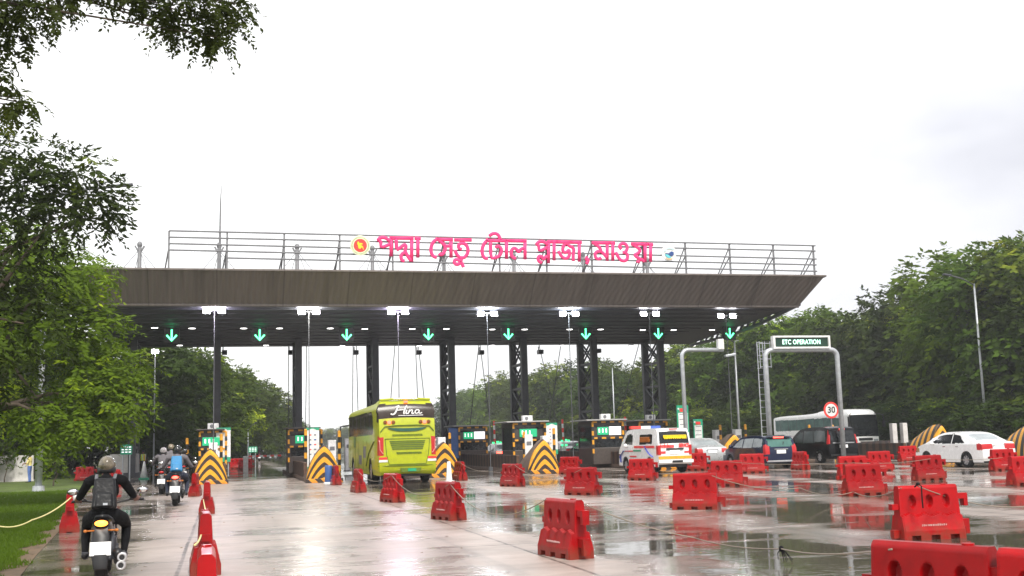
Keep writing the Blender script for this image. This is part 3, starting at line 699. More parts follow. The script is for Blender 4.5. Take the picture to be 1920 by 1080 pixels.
# emblems
c = aty(675.2, 460.5, YL)
e1 = thing('round_emblem', 'round cream emblem with yellow map on red disc left of the lettering', 'emblem', c)
MB().lathe([(0.49, 0.03), (0.50, 0.0), (0.50, -0.05), (0.47, -0.06)], axis='y', n=40).build('disc', M['cream'], e1)
ring = MB()
for k in range(44):
    a = 2 * math.pi * k / 44; ring.box((0.41 * math.cos(a), -0.066, 0.41 * math.sin(a)), (0.03, 0.02, 0.065), ry=-a + math.pi / 2)
ring.build('rim_writing', mat('emblem_olive', (0.34, 0.42, 0.20), 0.5), e1)
MB().lathe([(0.325, -0.055), (0.325, -0.08), (0.31, -0.085)], axis='y', n=36).build('red_disc', M['emb_red'], e1)
MB().prism([(-0.14, 0.17), (-0.09, 0.19), (-0.03, 0.10), (0.02, 0.12), (0.10, 0.10), (0.12, 0.05), (0.05, 0.04), (0.06, -0.02), (0.12, -0.03), (0.15, -0.15), (0.17, -0.23), (0.13, -0.20), (0.10, -0.11), (0.04, -0.12), (0.0, -0.18), (-0.09, -0.15), (-0.11, -0.02), (-0.15, 0.06)], -0.10, -0.08).build('map', M['yellow_pure'], e1)
c = aty(1253.5, 474.5, YL)
e2 = thing('round_emblem', 'round white emblem with teal and navy swoosh right of the lettering', 'emblem', c)
MB().lathe([(0.41, 0.03), (0.42, 0.0), (0.42, -0.05), (0.40, -0.06)], axis='y', n=40).build('disc', M['white'], e2)
MB().prism([(-0.22, -0.02), (-0.05, -0.03), (0.12, 0.08), (0.24, 0.06), (0.26, -0.08), (0.16, -0.18), (0.05, -0.16), (-0.05, -0.08), (-0.2, -0.06)], -0.10, -0.065).build('navy_swoosh', M['navy'], e2)
MB().prism([(-0.24, -0.08), (-0.06, -0.10), (0.06, -0.20), (0.10, -0.27), (-0.04, -0.28), (-0.17, -0.20)], -0.095, -0.065).build('teal_wave', M['teal'], e2)
MB().prism([(-0.28, 0.05), (-0.26, 0.2), (-0.12, 0.32), (0.05, 0.35), (0.2, 0.3), (0.3, 0.18), (0.2, 0.16), (0.05, 0.22), (-0.1, 0.2), (-0.2, 0.08)], -0.092, -0.065).build('pale_arc', mat('pale_aqua', (0.55, 0.75, 0.76), 0.5), e2)
MB().prism([(-0.2, -0.29), (0, -0.31), (0.2, -0.27), (0.12, -0.35), (-0.1, -0.36)], -0.09, -0.065).build('sand_arc', mat('emblem_sand', (0.75, 0.5, 0.25), 0.5), e2)

# ---------------------------------------------------------------- toll islands
ISL = [(-0.62, 54.6, 74, 0), (4.35, 51.2, 74, 1), (10.05, 52.3, 74, 2), (15.0, 52.6, 74, 3), (21.3, 53.5, 74, 4), (25.7, 54.0, 74, 5), (31.6, 55.5, 74, 6), (37.7, 53.5, 74, 7), (43.6, 53.0, 74, 8)]
PLACE = ['between the motorcycle lane and the open lane', 'left of the lime bus', 'just right of the lime bus', 'in front of the white toll booth machine', 'behind the ambulance',
         'behind the navy wagon', 'behind the black minivan', 'left of the white sedan', 'at the far right behind the white sedan']
def nose_mb():
    def outline(w, h, n=14):
        pts = []
        for i in range(n + 1):                  # pointed arch
            t = i / n; z = h * (1 - (1 - t) ** 1.0); x = w * (1 - t ** 1.6) ** 0.75
            pts.append((-x, z))
        r = [(-x, z) for x, z in pts[::-1]][1:]
        return pts + r
    secs = [(0.0, 0.70, 1.50), (0.06, 0.755, 1.60), (0.25, 0.80, 1.66), (0.9, 0.80, 1.62), (1.7, 0.78, 1.35), (2.6, 0.75, 1.0)]
    rings = [[(x, y, z) for x, z in outline(w, h)] for y, w, h in secs]
    return MB().loft(rings[:3], 0, True).loft(rings[2:], 1, True)
PROTO = {}
def fresh(key, build, loc, label, rz=0.0, group=None):
    """first call builds, later calls copy the thing and each part"""
    if key not in PROTO:
        PROTO[key] = build(label, loc, rz, group)
        return PROTO[key]
    q = copy_tree(PROTO[key]); q.location = loc; q.rotation_euler = (0, 0, rz); q['label'] = label
    return q
def b_nose(label, loc, rz, group):
    r = thing('crash_cushion', label, 'crash cushion', loc, rz, group)
    nose_mb().build('body', [M['chevron'], M['brown']], r, auto=35)
    MB().box((0, -0.05, 0.09), (1.66, 0.22, 0.18)).build('kerb_block', M['hazard_x'], r, bevel=0.015)
    return r
def b_island(label, loc, rz, group, L=20.0):
    r = thing('toll_island', label, 'toll island', loc, rz, group)
    MB().box((0, L / 2, 0.1), (1.5, L, 0.2)).build('kerb', M['brown'], r, bevel=0.03)
    for e in (-0.66, 0.66):
        MB().box((e, 7.6, 0.53), (0.16, 14.6, 0.7)).build('side_wall', M['islandwall'], r, bevel=0.02)
    return r
for (x, y0, y1, k) in ISL:
    if k != 6:
        q_ = fresh('nose', b_nose, (x, y0, 0), 'yellow and black chevron crash cushion ' + PLACE[k], 0, 'chevron crash cushions')
        if k >= 7:
            q_.scale = (0.85, 1.0, 1.12)
            for ch in q_.children:
                if ch.name.startswith('body'):
                    ch.data = ch.data.copy(); ch.data.materials[1] = M['hazard']
    fresh('isl', b_island, (x, y0 + 2.3, 0), 'low brown toll island with striped side walls ' + PLACE[k], 0, 'toll islands')

# booths
def dashed(mb, p0, p1, th, n, axis):
    p0 = Vector(p0); p1 = Vector(p1)
    for i in range(n):
        a = p0.lerp(p1, i / n); c = p0.lerp(p1, (i + 1) / n); d = c - a
        s = [th, th, th]; s[axis] = abs(d[axis])
        mb.box(tuple((a + c) / 2), s, i % 2)
def booth(x, y, label, second=False, blue=False, ac=True, w=1.75, dark=False):
    r = thing('toll_booth', label, 'toll booth', (x, y, 0.2), 0, 'toll booths')
    d = 2.6; h = 2.35
    MB().box((0, d / 2, 0.45), (w, d, 0.9)).build('plinth', M['plinth'], r, bevel=0.03)
    mb = MB()
    for sx in (-1, 1):
        for yy in (0.05, d - 0.05): mb.box((sx * (w / 2 - 0.05), yy, 0.9 + (h - 0.9) / 2), (0.1, 0.1, h - 0.9))
    mb.box((0, d / 2, h - 0.12), (w, d, 0.24)).box((0, 0.02, 1.72), (w - 0.2, 0.05, 0.55)).box((0, d - 0.02, 1.6), (w - 0.2, 0.05, 1.3))
    mb.build('cabin_frame', M['booth'], r)
    MB().box((0, d / 2, 1.52), (w - 0.08, d - 0.12, 1.24)).build('glazing', M['glass'], r)
    MB().box((-0.12, d / 2 - 0.1, h + 0.05), (w + (0.1 if dark else 0.6), d + 0.5, 0.07)).build('roof', M['booth'] if dark else M['eave'], r, bevel=0.015)
    t = MB(); z0, z1 = 1.42, h - 0.06; xe = w / 2
    dashed(t, (-xe, -0.05, z1), (xe, -0.05, z1), 0.10, 7, 0); dashed(t, (-xe, -0.05, z0), (xe, -0.05, z0), 0.09, 7, 0)
    dashed(t, (-xe, -0.055, 0.6), (-xe, -0.055, z1), 0.10, 7, 2); dashed(t, (xe, -0.055, 0.6), (xe, -0.055, z1), 0.10, 7, 2)
    t.build('hazard_trim', [M['yellow'], M['black']], r)
    g = MB().box((-0.28 if second else -0.05, -0.04, 1.80), (0.62 if second else 0.95, 0.07, 0.42)); g.build('display', M['screen_green'], r, bevel=0.01)
    q = MB()
    for i in range(3): q.box((-0.5 + 0.2 * i + (0.0 if second else 0.12), -0.08, 1.82), (0.07, 0.01, 0.22))
    q.build('display_marks', M['screen_white'], r)
    if second:
        MB().box((0.42, -0.045, 1.80), (0.68, 0.07, 0.46)).build('notice_screen', M['screen_white'], r, bevel=0.01)
    if blue:
        MB().box((-w / 2 - 0.32, 0.15, 1.35), (0.62, 0.25, 1.9)).build('side_cabinet', M['blue'], r, bevel=0.02)
    if ac:
        a = MB().box((0.0, 0.35, h + 0.23), (0.55, 0.34, 0.30)).build('air_conditioner', M['white'], r, bevel=0.02)
        MB().lathe([(0.10, 0.17), (0.10, 0.175), (0.02, 0.178)], c=(-0.06, 0, h + 0.23), axis='y', n=14).build('fan_grille', M['rail'], a)
    return r
booth(-0.55, 60, 'narrow dark toll booth left of the open lane beside a fee board', w=1.3, dark=True)
booth(4.25, 62, 'dark toll booth with a bright green screen left of the lime bus', ac=False, dark=True)
booth(15.85, 58.5, 'toll booth with green screen behind two white ticket machines')
booth(15.05, 69, 'rear toll booth with green and white screens and a blue cabinet right of the bus', second=True, blue=True, ac=False)
booth(20.4, 58.8, 'toll booth with green and white screens half behind the ambulance roof', second=True)
booth(25.1, 64, 'dark unlit toll booth behind the tall green fee board', ac=True)

# striped bollard posts and white machines on islands
def b_post(label, loc, rz, group):
    r = thing('striped_post', label, 'post', loc, rz, group)
    mb = MB()
    for i in range(8): mb.cyl((0, 0, 0.28 * i), (0, 0, 0.28 * (i + 1)), 0.075, n=12, mi=i % 2)
    mb.ball((0, 0, 2.24), (0.07, 0.07, 0.04), 12, 6, 1)
    mb.build('shaft', [M['black'], M['yellow']], r); MB().cyl((0, 0, 0), (0, 0, 0.05), 0.14, n=12).build('base', M['rail'], r)
    return r
def post(px, pyt, Y, label):
    p = aty(px, pyt, Y); fresh('post', b_post, (p.x, Y, p.z - 2.26), label, 0, 'black and yellow striped posts')
post(351, 822, 60.5, 'black and yellow striped post beside the motorcycle queue')
post(415, 814, 57.0, 'black and yellow striped post in front of the left fee board')
post(573, 805, 56.5, 'black and yellow striped post at the right corner of the open lane booth')
post(636, 808, 57.0, 'black and yellow striped post at the left side of the lime bus')
post(843, 812, 60.0, 'black and yellow striped post in front of the blue cabinet')
post(982, 810, 56.5, 'black and yellow striped post left of the white ticket machine')
post(1038, 803, 56.5, 'black and yellow striped post in front of the fee board right of the second chevron')
post(1350, 797, 62.0, 'black and yellow striped post behind the silver sedan')
post(1397, 796, 62.0, 'black and yellow striped post behind the navy wagon')
post(1517, 797, 62.0, 'black and yellow striped post before the side of the white coach')
post(1561, 797, 62.0, 'black and yellow striped post under the speed limit sign')
def b_machine(label, loc, rz, group):
    r = thing('ticket_machine', label, 'ticket machine', loc, rz, group)
    MB().box((0, 0, 0.95), (0.42, 0.5, 1.9)).build('cabinet', M['white'], r, bevel=0.03)
    MB().box((0, -0.252, 1.45), (0.26, 0.012, 0.2)).build('panel', M['rail'], r)
    MB().box((0, 0, 0.04), (0.5, 0.58, 0.08)).build('foot', M['rail'], r)
    return r
def machine(px, pyt, Y, label):
    p = aty(px, pyt, Y); fresh('machine', b_machine, (p.x, Y, p.z - 1.9), label, 0, 'white ticket machines')
machine(400, 830, 58.6, 'white ticket machine above the leftmost chevron cushion')
machine(989, 815, 56.6, 'tall white ticket machine left above the chevron right of the bus')
machine(1022, 817, 57.4, 'white ticket machine right above the chevron right of the bus')
machine(1344, 806, 62.6, 'white ticket machine behind the silver sedan')
machine(1381, 805, 62.6, 'white ticket machine between the silver sedan and navy wagon')
def slab_post(px, pyt, Y, label):
    p = aty(px, pyt, Y); r = thing('slab_post', label, 'post', (p.x, Y, 0), 0, 'white slab posts')
    MB().box((0, 0, p.z / 2), (0.30, 0.34, p.z)).build('slab', M['concrete'], r, bevel=0.025)
    MB().box((0, 0, 0.05), (0.42, 0.46, 0.1)).build('foot', M['rail'], r)
slab_post(1674, 794, 58.0, 'white slab post left of the pair beside the white coach front')
slab_post(1693.5, 793, 58.0, 'white slab post right of the pair beside the white coach front')
machine(827, 820, 60.4, 'white ticket machine between lime bus and blue cabinet')
machine(622, 825, 61.0, 'white ticket machine between left chevron and lime bus')
machine(653, 822, 66.0, 'pale far ticket machine at the bus front corner')
# fee boards
def fee_board(px, pyt, Y, w, h, label, arch=True, tall=False, rz=0.0):
    p = aty(px, pyt, Y)
    r = thing('fee_board', label, 'notice board', (p.x, Y, 0.2), rz, 'green bordered fee boards')
    top = p.z - 0.2
    MB().box((0, 0, top - h / 2), (w, 0.06, h)).build('board', M['white'] if arch else M['green_sign'], r, bevel=0.01)
    if arch:
        MB().box((0, -0.034, top - 0.06), (w, 0.01, 0.13)).box((0, -0.034, top - h + 0.13), (w, 0.01, 0.24)).build('green_border', M['green_sign'], r)
        W2 = w / 2 - 0.06; poly = [(-W2, top - h + h * 0.16), (W2, top - h + h * 0.16), (W2, top - W2 - 0.05)]
        for i in range(1, 12):
            a = math.pi * i / 12; poly.append((W2 * math.cos(a), top - W2 - 0.05 + W2 * math.sin(a)))
        poly.append((-W2, top - W2 - 0.05))
        MB().prism(poly, -0.042, -0.031).build('white_panel', M['white'], r)
        q = MB()
        for i in range(5):
            for e in (-1, 1): q.box((e * W2 * 0.45, -0.046, top - 0.55 * w - i * h * 0.11), (W2 * 0.42, 0.006, h * 0.03), (i + (e > 0)) % 3)
        q.build('price_marks', [M['emb_red'], M['rail'], M['blue']], r)
    else:
        MB().box((0, -0.036, top - h * 0.47), (w * 0.78, 0.012, h * 0.5)).build('white_panel', M['white'], r)
        q = MB().box((0, -0.036, top - h * 0.14), (w * 0.5, 0.014, h * 0.10), 0).box((-w * 0.36, -0.036, top - h * 0.1), (0.09, 0.012, 0.09), 1)
        for i in range(6): q.box((0, -0.045, top - h * (0.26 + 0.075 * i)), (w * 0.6, 0.004, h * 0.022), 1 if i % 2 else 2)
        q.build('heading_marks', [M['emb_red'], M['white'], M['rail']], r)
        pic = MB().prism([(-w * 0.46, top - h * 0.97), (w * 0.46, top - h * 0.97), (w * 0.46, top - h * 0.78), (0.1, top - h * 0.83), (-0.2, top - h * 0.77), (-w * 0.46, top - h * 0.80)], -0.043, -0.032)
        pic.build('picture_strip', mat('board_picture', (0.55, 0.50, 0.22), 0.5, var=0.6, scale=5, dirt=(0.1, 0.3, 0.35)), r)
    for e in (-w * 0.35, w * 0.35): MB().cyl((e, 0.06, 0), (e, 0.06, top - h * 0.3), 0.035, n=8).build('leg', M['galv'], r)
    return r
fee_board(419, 802, 60.0, 0.72, 1.75, 'arched fee board with green border beside the leftmost toll booth')
fee_board(586, 802, 58.0, 0.66, 2.2, 'tall pale fee board right of the open lane booth')
fee_board(1034, 793, 57.5, 0.60, 1.65, 'arched fee board above the chevron right of the bus')
fee_board(1279, 760, 57.0, 0.68, 1.85, 'tall green fee board directly above the ambulance rear corner', arch=False)
fee_board(1308, 786, 58.5, 0.56, 1.55, 'smaller green fee board right of the tall one', arch=False)
# raised red and white booms with green lane lamps
def boom(px, pyt, Y, label):
    p = aty(px, pyt, Y); h = p.z
    r = thing('barrier_gate', label, 'barrier gate', (p.x, Y, 0.2), 0, 'raised red and white barrier arms')
    MB().box((0, 0, 0.5), (0.3, 0.36, 1.0)).build('cabinet', M['white'], r, bevel=0.02)
    mb = MB(); z = 1.0; i = 0
    while z < h - 0.2: mb.box((-0.02 - 0.02 * (z - 1), -0.2, z + 0.14), (0.12, 0.05, 0.28), i % 2); z += 0.28; i += 1
    mb.build('arm', [M['white'], M['emb_red']], r)
    g = MB()
    for dx, dz in ((-0.18, 0.05), (-0.18, -0.22), (0.1, 0.1), (0.28, 0.05), (0.1, -0.22)): g.box((dx + 0.05, -0.25, 1.25 + dz), (0.13, 0.05, 0.11))
    g.build('green_lamps', emit('gate_green', (0.05, 1.0, 0.3), 1.6, (0.02, 0.3, 0.1)), r)
boom(926, 790, 70, 'raised red and white barrier arm above the far white sedan')
boom(1054, 790, 70, 'raised red and white barrier arm right of the fee board')
boom(1171, 783, 66, 'raised red and white barrier arm behind the ambulance roof')
# lowered boom across the open lane
p0 = aty(466, 853, 84); p1 = aty(527, 852, 84)
r = thing('barrier_gate', 'lowered red and white barrier arm across the open lane in the distance', 'barrier gate', (p0.x, 84, 0))
MB().box((-0.2, 0, 0.5), (0.35, 0.4, 1.05)).build('cabinet', M['white'], r, bevel=0.02)
mb = MB(); L = p1.x - p0.x; n = 9
for i in range(n): mb.box((L * (i + 0.5) / n, -0.1, 1.0), (L / n, 0.06, 0.13), i % 2)
mb.build('arm', [M['emb_red'], M['white']], r)

# speed limit sign, small green signs
def disc_sign(p, label, txt):
    r = thing('speed_limit_sign', label, 'road sign', (p.x, p.y, 0))
    MB().cyl((0, 0.03, 0), (0, 0.03, p.z + 0.1), 0.04, n=8).build('post', M['rail'], r)
    d = MB().lathe([(0.46, 0.0), (0.47, -0.01), (0.47, -0.03), (0.46, -0.035)], axis='y', n=36).build('red_ring', M['emb_red'], r, loc=(0, 0, p.z))
    MB().lathe([(0.355, -0.033), (0.355, -0.042), (0.35, -0.043)], axis='y', n=36).build('white_face', M['white'], r, loc=(0, 0, p.z))
    mb = MB(); text_mb(mb, txt, 0.50, Matrix.Translation((0, -0.05, 0.0)) @ FACE, bold=0.012); mb.build('numerals', M['black'], r, loc=(0, 0, p.z))
disc_sign(aty(1558, 769, 58.0), 'round speed limit sign reading 30 in a red ring above the black minivan', '30')
def green_sign(px, py, Y, w, h, label):
    p = aty(px, py, Y); r = thing('green_sign', label, 'road sign', (p.x, Y, 0))
    MB().box((0, 0, p.z), (w, 0.04, h)).build('board', M['green_sign'], r, bevel=0.01)
    q = MB()
    for i in range(3):
        for k in range(3): q.box((-w * 0.3 + w * 0.3 * k, -0.024, p.z + h * 0.25 - i * h * 0.25), (w * 0.2, 0.006, h * 0.1))
    q.build('lettering_marks', M['screen_white'], r)
    for e in (-w * 0.3, w * 0.3): MB().cyl((e, 0.04, 0), (e, 0.04, p.z + h * 0.4), 0.04, n=8).build('leg', M['galv'], r)
green_sign(237, 843, 66, 0.62, 0.55, 'small green board above the left concrete wall block')
green_sign(474, 843, 100, 0.75, 0.5, 'small green board far down the open lane')

# ---------------------------------------------------------------- ETC gantry and poles
def tri_tube(mb, pts, r): mb.tube(pts, r, 10)
A = at(1437, 835, 0); YG = 52.0
pl, pr = aty(1437, 700, YG), aty(1579, 790, YG); top = aty(1500, 656, YG)
g = thing('lane_gantry', 'galvanised goal post gantry with rounded corners carrying the green lettered board', 'gantry', (aty(1508, 700, YG).x, YG, 0))
gx = g.location.x; xl = aty(1438, 720, YG).x - gx; xr = aty(1573, 720, YG).x - gx; zt = top.z
arc = lambda x0, s: [(x0 + s * 0.35 * (1 - math.cos(a)), 0, zt - 0.35 + 0.35 * math.sin(a)) for a in [math.pi / 2 * i / 6 for i in range(7)]]
tri_tube(mb := MB(), [(xl, 0, 0), (xl, 0, zt - 0.35)] + arc(xl, 1)[1:] + arc(xr, -1)[::-1] + [(xr, 0, 0)], 0.125); mb.build('frame', M['galv'], g, True)
sb = thing('message_board', 'electronic board with green letters ETC OPERATION in a pale frame', 'message board', (gx + (aty(1500, 642, YG).x - gx), YG - 0.02, 0))
bz = aty(1500, 642, YG).z; bw = aty(1553, 642, YG).x - aty(1447, 642, YG).x; bh = 0.66
fm = MB()
for e in (-1, 1): fm.box((e * (bw / 2 - 0.05), -0.06, bz), (0.1, 0.3, bh)); fm.box((0, -0.061, bz + e * (bh / 2 - 0.045)), (bw - 0.2, 0.3, 0.09))
fm.build('frame', M['white'], sb)
MB().box((0, -0.02, bz), (bw - 0.19, 0.2, bh - 0.17)).build('panel', mat('dark_green_panel', (0.003, 0.035, 0.018), 0.4), sb)
mb = MB(); text_mb(mb, 'ETC OPERATION', 0.335, Matrix.Translation((0, -0.13, bz)) @ FACE @ Matrix.Scale(0.80, 4, (1, 0, 0)), bold=0.004, spacing=1.08); mb.build('letters', M['led_text'], sb)
# ladder beside the gantry
p = aty(1424, 640, YG); r = thing('access_ladder', 'thin ladder with cage left of the lane gantry', 'ladder', (p.x, YG + 0.3, 0))
mb = MB()
for e in (0, 0.3): mb.cyl((e, 0, 0), (e, 0, p.z), 0.025, n=6)
z = 0.3
while z < p.z: mb.cyl((0, 0, z), (0.3, 0, z), 0.015, n=5); z += 0.33
mb.build('rails', M['galv'], r)
mb = MB()
for k in range(4): mb.cyl((-0.02, -0.25, p.z - 1.3 + 0.4 * k), (0.62, -0.25, p.z - 1.3 + 0.4 * k), 0.02, n=5)
for k in range(3): mb.cyl((0.3 * k, -0.25, p.z - 1.35), (0.3 * k, -0.25, p.z), 0.02, n=5)
mb.build('cage', M['galv'], r)
# inverted L camera pole
Y = 55.0; p = aty(1278, 656, Y); r = thing('camera_pole', 'galvanised bent pole with a white camera box above the ambulance', 'pole', (p.x, Y, 0))
x1 = aty(1356, 662, Y).x - p.x
MB().tube([(0.03, 0, 0), (0, 0, p.z - 0.4)] + [(0.35 * (1 - math.cos(a)), 0, p.z - 0.35 + 0.35 * math.sin(a)) for a in [math.pi / 2 * i / 6 for i in range(7)]] + [(x1, 0, p.z - 0.02)], 0.11, 10).build('mast', M['galv'], r, True)
MB().box((x1 - 0.15, 0, p.z + 0.28), (0.32, 0.3, 0.55)).build('camera_box', M['white'], r, bevel=0.02)
MB().box((x1 + 0.32, -0.15, p.z - 0.32), (0.62, 0.25, 0.13), ry=-0.15).build('reader_unit', M['galv'], r, bevel=0.03)
# street lamps
def street_lamp(px, pyb, Y, h, arm, label, rad=0.09, arms=1, name='street_lamp'):
    p = aty(px, pyb, Y); r = thing(name, label, 'street lamp', (p.x, Y, 0), 0, 'street lamps')
    MB().tube([(0, 0, 0), (0, 0, h)], [rad, rad * 0.6], 12).build('pole', M['galv'], r, True)
    MB().cyl((0, 0, 0), (0, 0, 0.25), rad * 1.8, rad * 1.6, 12).build('base', M['galv'], r)
    s = 1 if arm > 0 else -1
    MB().tube([(0, 0, h - 0.1), (arm * 0.4, 0, h + 0.35), (arm * 0.8, 0, h + 0.55)], rad * 0.45, 8).build('arm', M['pole_grey'], r, True)
    hd = MB().box((arm * 0.9 , 0, h + 0.60), (abs(arm) * 0.26, 0.25, 0.12), ry=-s * 0.12).build('lamp_head', M['steel_dark'], r, bevel=0.03)
street_lamp(73, 880, 52.6, 13.0, 3.55, 'thick grey street lamp pole at left with its trunk bare below the leaves', 0.15)
p = aty(1833, 600, 66); street_lamp(1832, 600, 66, aty(1828, 532, 66).z, -2.3, 'tall street lamp with arm to the left in front of the right trees', 0.10)
street_lamp(1380, 700, 68, aty(1378, 640, 68).z, -1.2, 'thin street lamp between camera pole and lane gantry', 0.09)
street_lamp(1150, 740, 120, aty(1150, 690, 120).z, -1.2, 'thin far lamp pole before the trees between the two lattice columns', 0.09)
street_lamp(354, 790, 90, aty(354, 735, 90).z, -0.8, 'thin lamp pole behind the motorcycle queue', 0.07)
street_lamp(465, 820, 110, aty(465, 805, 110).z, 0.8, 'short far lamp pole beside the open lane', 0.08)
p = aty(1165, 665, 110)
# walls at left
def wall_block(px0, px1, pyb, h, d, label, rz=0.0):
    c = at((px0 + px1) / 2, pyb); L = aty(px1, pyb, c.y).x - aty(px0, pyb, c.y).x
    r = thing('concrete_wall', label, 'wall', (c.x, c.y + d / 2, 0), rz)
    MB().box((0, 0, h / 2), (L, d, h), top=(0.99, 0.8)).build('slab', M['concrete'], r, bevel=0.03)
    MB().box((0, 0, 0.06), (L + 0.1, d + 0.12, 0.12)).build('footing', M['concrete'], r)
wall_block(204, 256, 896, 1.45, 2.5, 'pale concrete wall block left of the traffic cone')
wall_block(-14, 62, 904, 1.55, 0.4, 'long whitewashed wall behind the yellow shirted person', 0.0)
wall_block(277, 292, 884, 1.5, 1.2, 'narrow pale concrete wall right of the guard')

# ---------------------------------------------------------------- water filled barriers
def barrier_mesh():
    L, Hh = 1.02, 0.80; nx, nz_ = 96, 56
    def ydep(x, z, face):
        tri = abs(((x / 0.255) + 10.5) % 1 - 0.5) * 2
        zl = 0.37 + 0.05 * (tri - 0.5) if face < 0 else 0.36
        if z >= zl: y = 0.095 - 0.02 * (z - zl) / 0.4
        elif z > 0.15: y = 0.142 + 0.052 * ((zl - z) / max(0.05, zl - 0.15)) ** 1.1
        else: y = 0.198
        for cx in (-0.29, 0.0, 0.29):
            if face < 0: e = ((x - cx) / 0.065) ** 2 + ((z - 0.56) / 0.105) ** 2
            else: e = ((x - cx) / 0.085) ** 4 + ((z - 0.50) / 0.22) ** 4
            if e < 1.0: u_ = min(1, (1 - e) * 1.5); y -= 0.080 * u_ * u_ * (3 - 2 * u_)
        if z < 0.07 and any(abs(x - q) < 0.07 for q in (-0.32, 0.0, 0.32)): y -= 0.10
        if z > 0.765: y -= (z - 0.765) * 0.9
        return y
    xs = [-L / 2 + L * i / nx for i in range(nx + 1)]; zs = [Hh * j / nz_ for j in range(nz_ + 1)]
    def endin(z): return 0.0 if z < 0.3 else 0.03
    rings = []
    for x in xs:
        k = 1 - 0.06 * (abs(x) > L / 2 - 0.02)
        rings.append([(x * (1 - 0.05 * (z / Hh)), -ydep(x, z, -1) * k, z) for z in zs] + [(x * (1 - 0.05 * (z / Hh)), ydep(x, z, 1) * k, z) for z in zs[::-1]])
    mb = MB().loft(rings, 0, True)
    # interlocking lugs
    for z0, hh in ((0.62, 0.085), (0.22, 0.12)):
        mb.box((L / 2 + 0.05, 0, z0), (0.20, 0.11, hh)); mb.box((L / 2 + 0.12, 0, z0 - 0.06), (0.065, 0.105, hh + 0.09))
        mb.box((-L / 2 - 0.03, 0, z0 - 0.13), (0.12, 0.11, hh))
    return mb
def marks_mb(face=-1):
    mb = MB(); rr = random.Random(3)
    x = -0.20
    while x < 0.20:
        w = rr.uniform(0.012, 0.028); hgt = rr.uniform(0.02, 0.034)
        mb.box((x, face * 0.182, 0.215), (w, 0.006, hgt), 0, rx=face * -0.32); x += w + 0.012
    return mb
def b_barrier(label, loc, rz, group):
    r = thing('road_barrier', label, 'barrier', loc, rz, group)
    barrier_mesh().build('body', M['red'], r, auto=28)
    marks_mb(-1).build('white_lettering', M['stencil'], r); marks_mb(1).build('white_lettering', M['stencil'], r)
    MB().cyl((0.3, 0, 0.79), (0.3, 0, 0.815), 0.045, n=12).build('filler_cap', M['red'], r)
    return r
GB = 'red water filled road barriers'
def barrier(px, py, deg, label, z=None):
    p = at(px, py); return fresh('barrier', b_barrier, p, label, math.radians(deg), GB)
BL = [
 (1060, 1043, -80, 'large red barrier in the foreground with deep slots, tied by the long rope'),
 (841, 974, -76, 'red barrier second from the foreground in the divider row'),
 (736, 941, -76, 'slotted red barrier in front of the right rear wheel of the lime bus'),
 (672, 923, -86, 'narrow looking red barrier in front of the left side of the lime bus'),
 (629, 909, -88, 'red barrier beside the blue bin and chevron left of the bus'),
 (862, 901, -84, 'red barrier touching the chevron just right of the bus'),
 (961, 912, -66, 'muddy red barrier alone on the open concrete right of the bus'),
 (1092, 928, -50, 'red barrier in front of the striped island wall, left of the ambulance'),
 (1069, 889, -52, 'red barrier half hidden at the foot of the second chevron'),
 (1204, 900, -46, 'small red barrier by the left front wheel of the ambulance'),
 (1306, 955, -36, 'red barrier with white zigzag ledge in front of the ambulance rear'),
 (1306, 882, -36, 'red barrier between the ambulance and the silver sedan'),
 (1364, 911, -28, 'red barrier in front of the left end of the navy wagon'),
 (1411, 887, -22, 'red barrier behind, overlapping the navy wagon body'),
 (1501, 881, -88, 'end on red barrier between navy wagon and black minivan'),
 (1619, 929, -2, 'red barrier with three eyes at the edge of the big puddle'),
 (1600, 900, -4, 'red barrier peeking out behind the puddle barrier'),
 (1649, 884, 0, 'red barrier just right of the black minivan, in the back row'),
 (1703, 866, 2, 'small far red barrier left of the white sedan nose'),
 (1741, 901, 2, 'red barrier in front of the white sedan front door'),
 (1742, 1010, -3, 'large red barrier at right foreground with rope loop on top'),
 (1881, 882, 3, 'red barrier under the white sedan tail lamps'),
 (1921, 909, 10, 'red barrier cut by the right picture edge'),
 (386, 1212, 91, 'nearest red barrier of the left divider row, cut by the lower picture edge'),
 (384, 1072, 92, 'second nearest red barrier of the left divider row with white streak on top'),
 (388, 962, 90, 'third red barrier of the left divider row with rope hanging down'),
 (366, 930, 86, 'red barrier with blue cap beside the second motorcycle'),
 (130, 996, 97, 'upright red barrier at the lawn edge holding the yellow rope'),
 (159, 902, -8, 'red barrier under the trees behind the near rider'),
 (214, 914, 70, 'red barrier behind the right shoulder of the near rider'),
]
for b_ in BL: barrier(*b_)
p = at(1640, 1250 - 8)
fresh('barrier', b_barrier, at(1762, 1225), 'closest red barrier in the lower right corner with rope across its top', math.radians(-68), GB)
q0 = at(1762, 1225); fresh('barrier', b_barrier, (q0.x + 1.045 * math.cos(math.radians(-68)), q0.y + 1.045 * math.sin(math.radians(-68)), 0), 'red barrier interlocked with the closest one, mostly outside the lower right corner', math.radians(-68), GB)
for px, Y, lab in ((443, 92, 'far red barrier left of the lowered arm'), (460, 88, 'far red barrier nearest to the lowered arm')):
    p = aty(px, 858, Y); fresh('barrier', b_barrier, (p.x, Y, 0), lab, math.radians(10), GB)
# blue bin by the left chevron
p = at(616, 909); r = thing('blue_bin', 'narrow blue drum standing before the chevron left of the bus', 'drum', p)
MB().lathe([(0.16, 0.0), (0.17, 0.02), (0.15, 0.4), (0.16, 0.75), (0.14, 0.8), (0.0, 0.81)], n=16).build('body', M['blue'], r, True)
MB().lathe([(0.17, 0.0), (0.21, 0.02), (0.2, 0.1), (0.16, 0.12)], n=16).build('foot', M['white'], r)
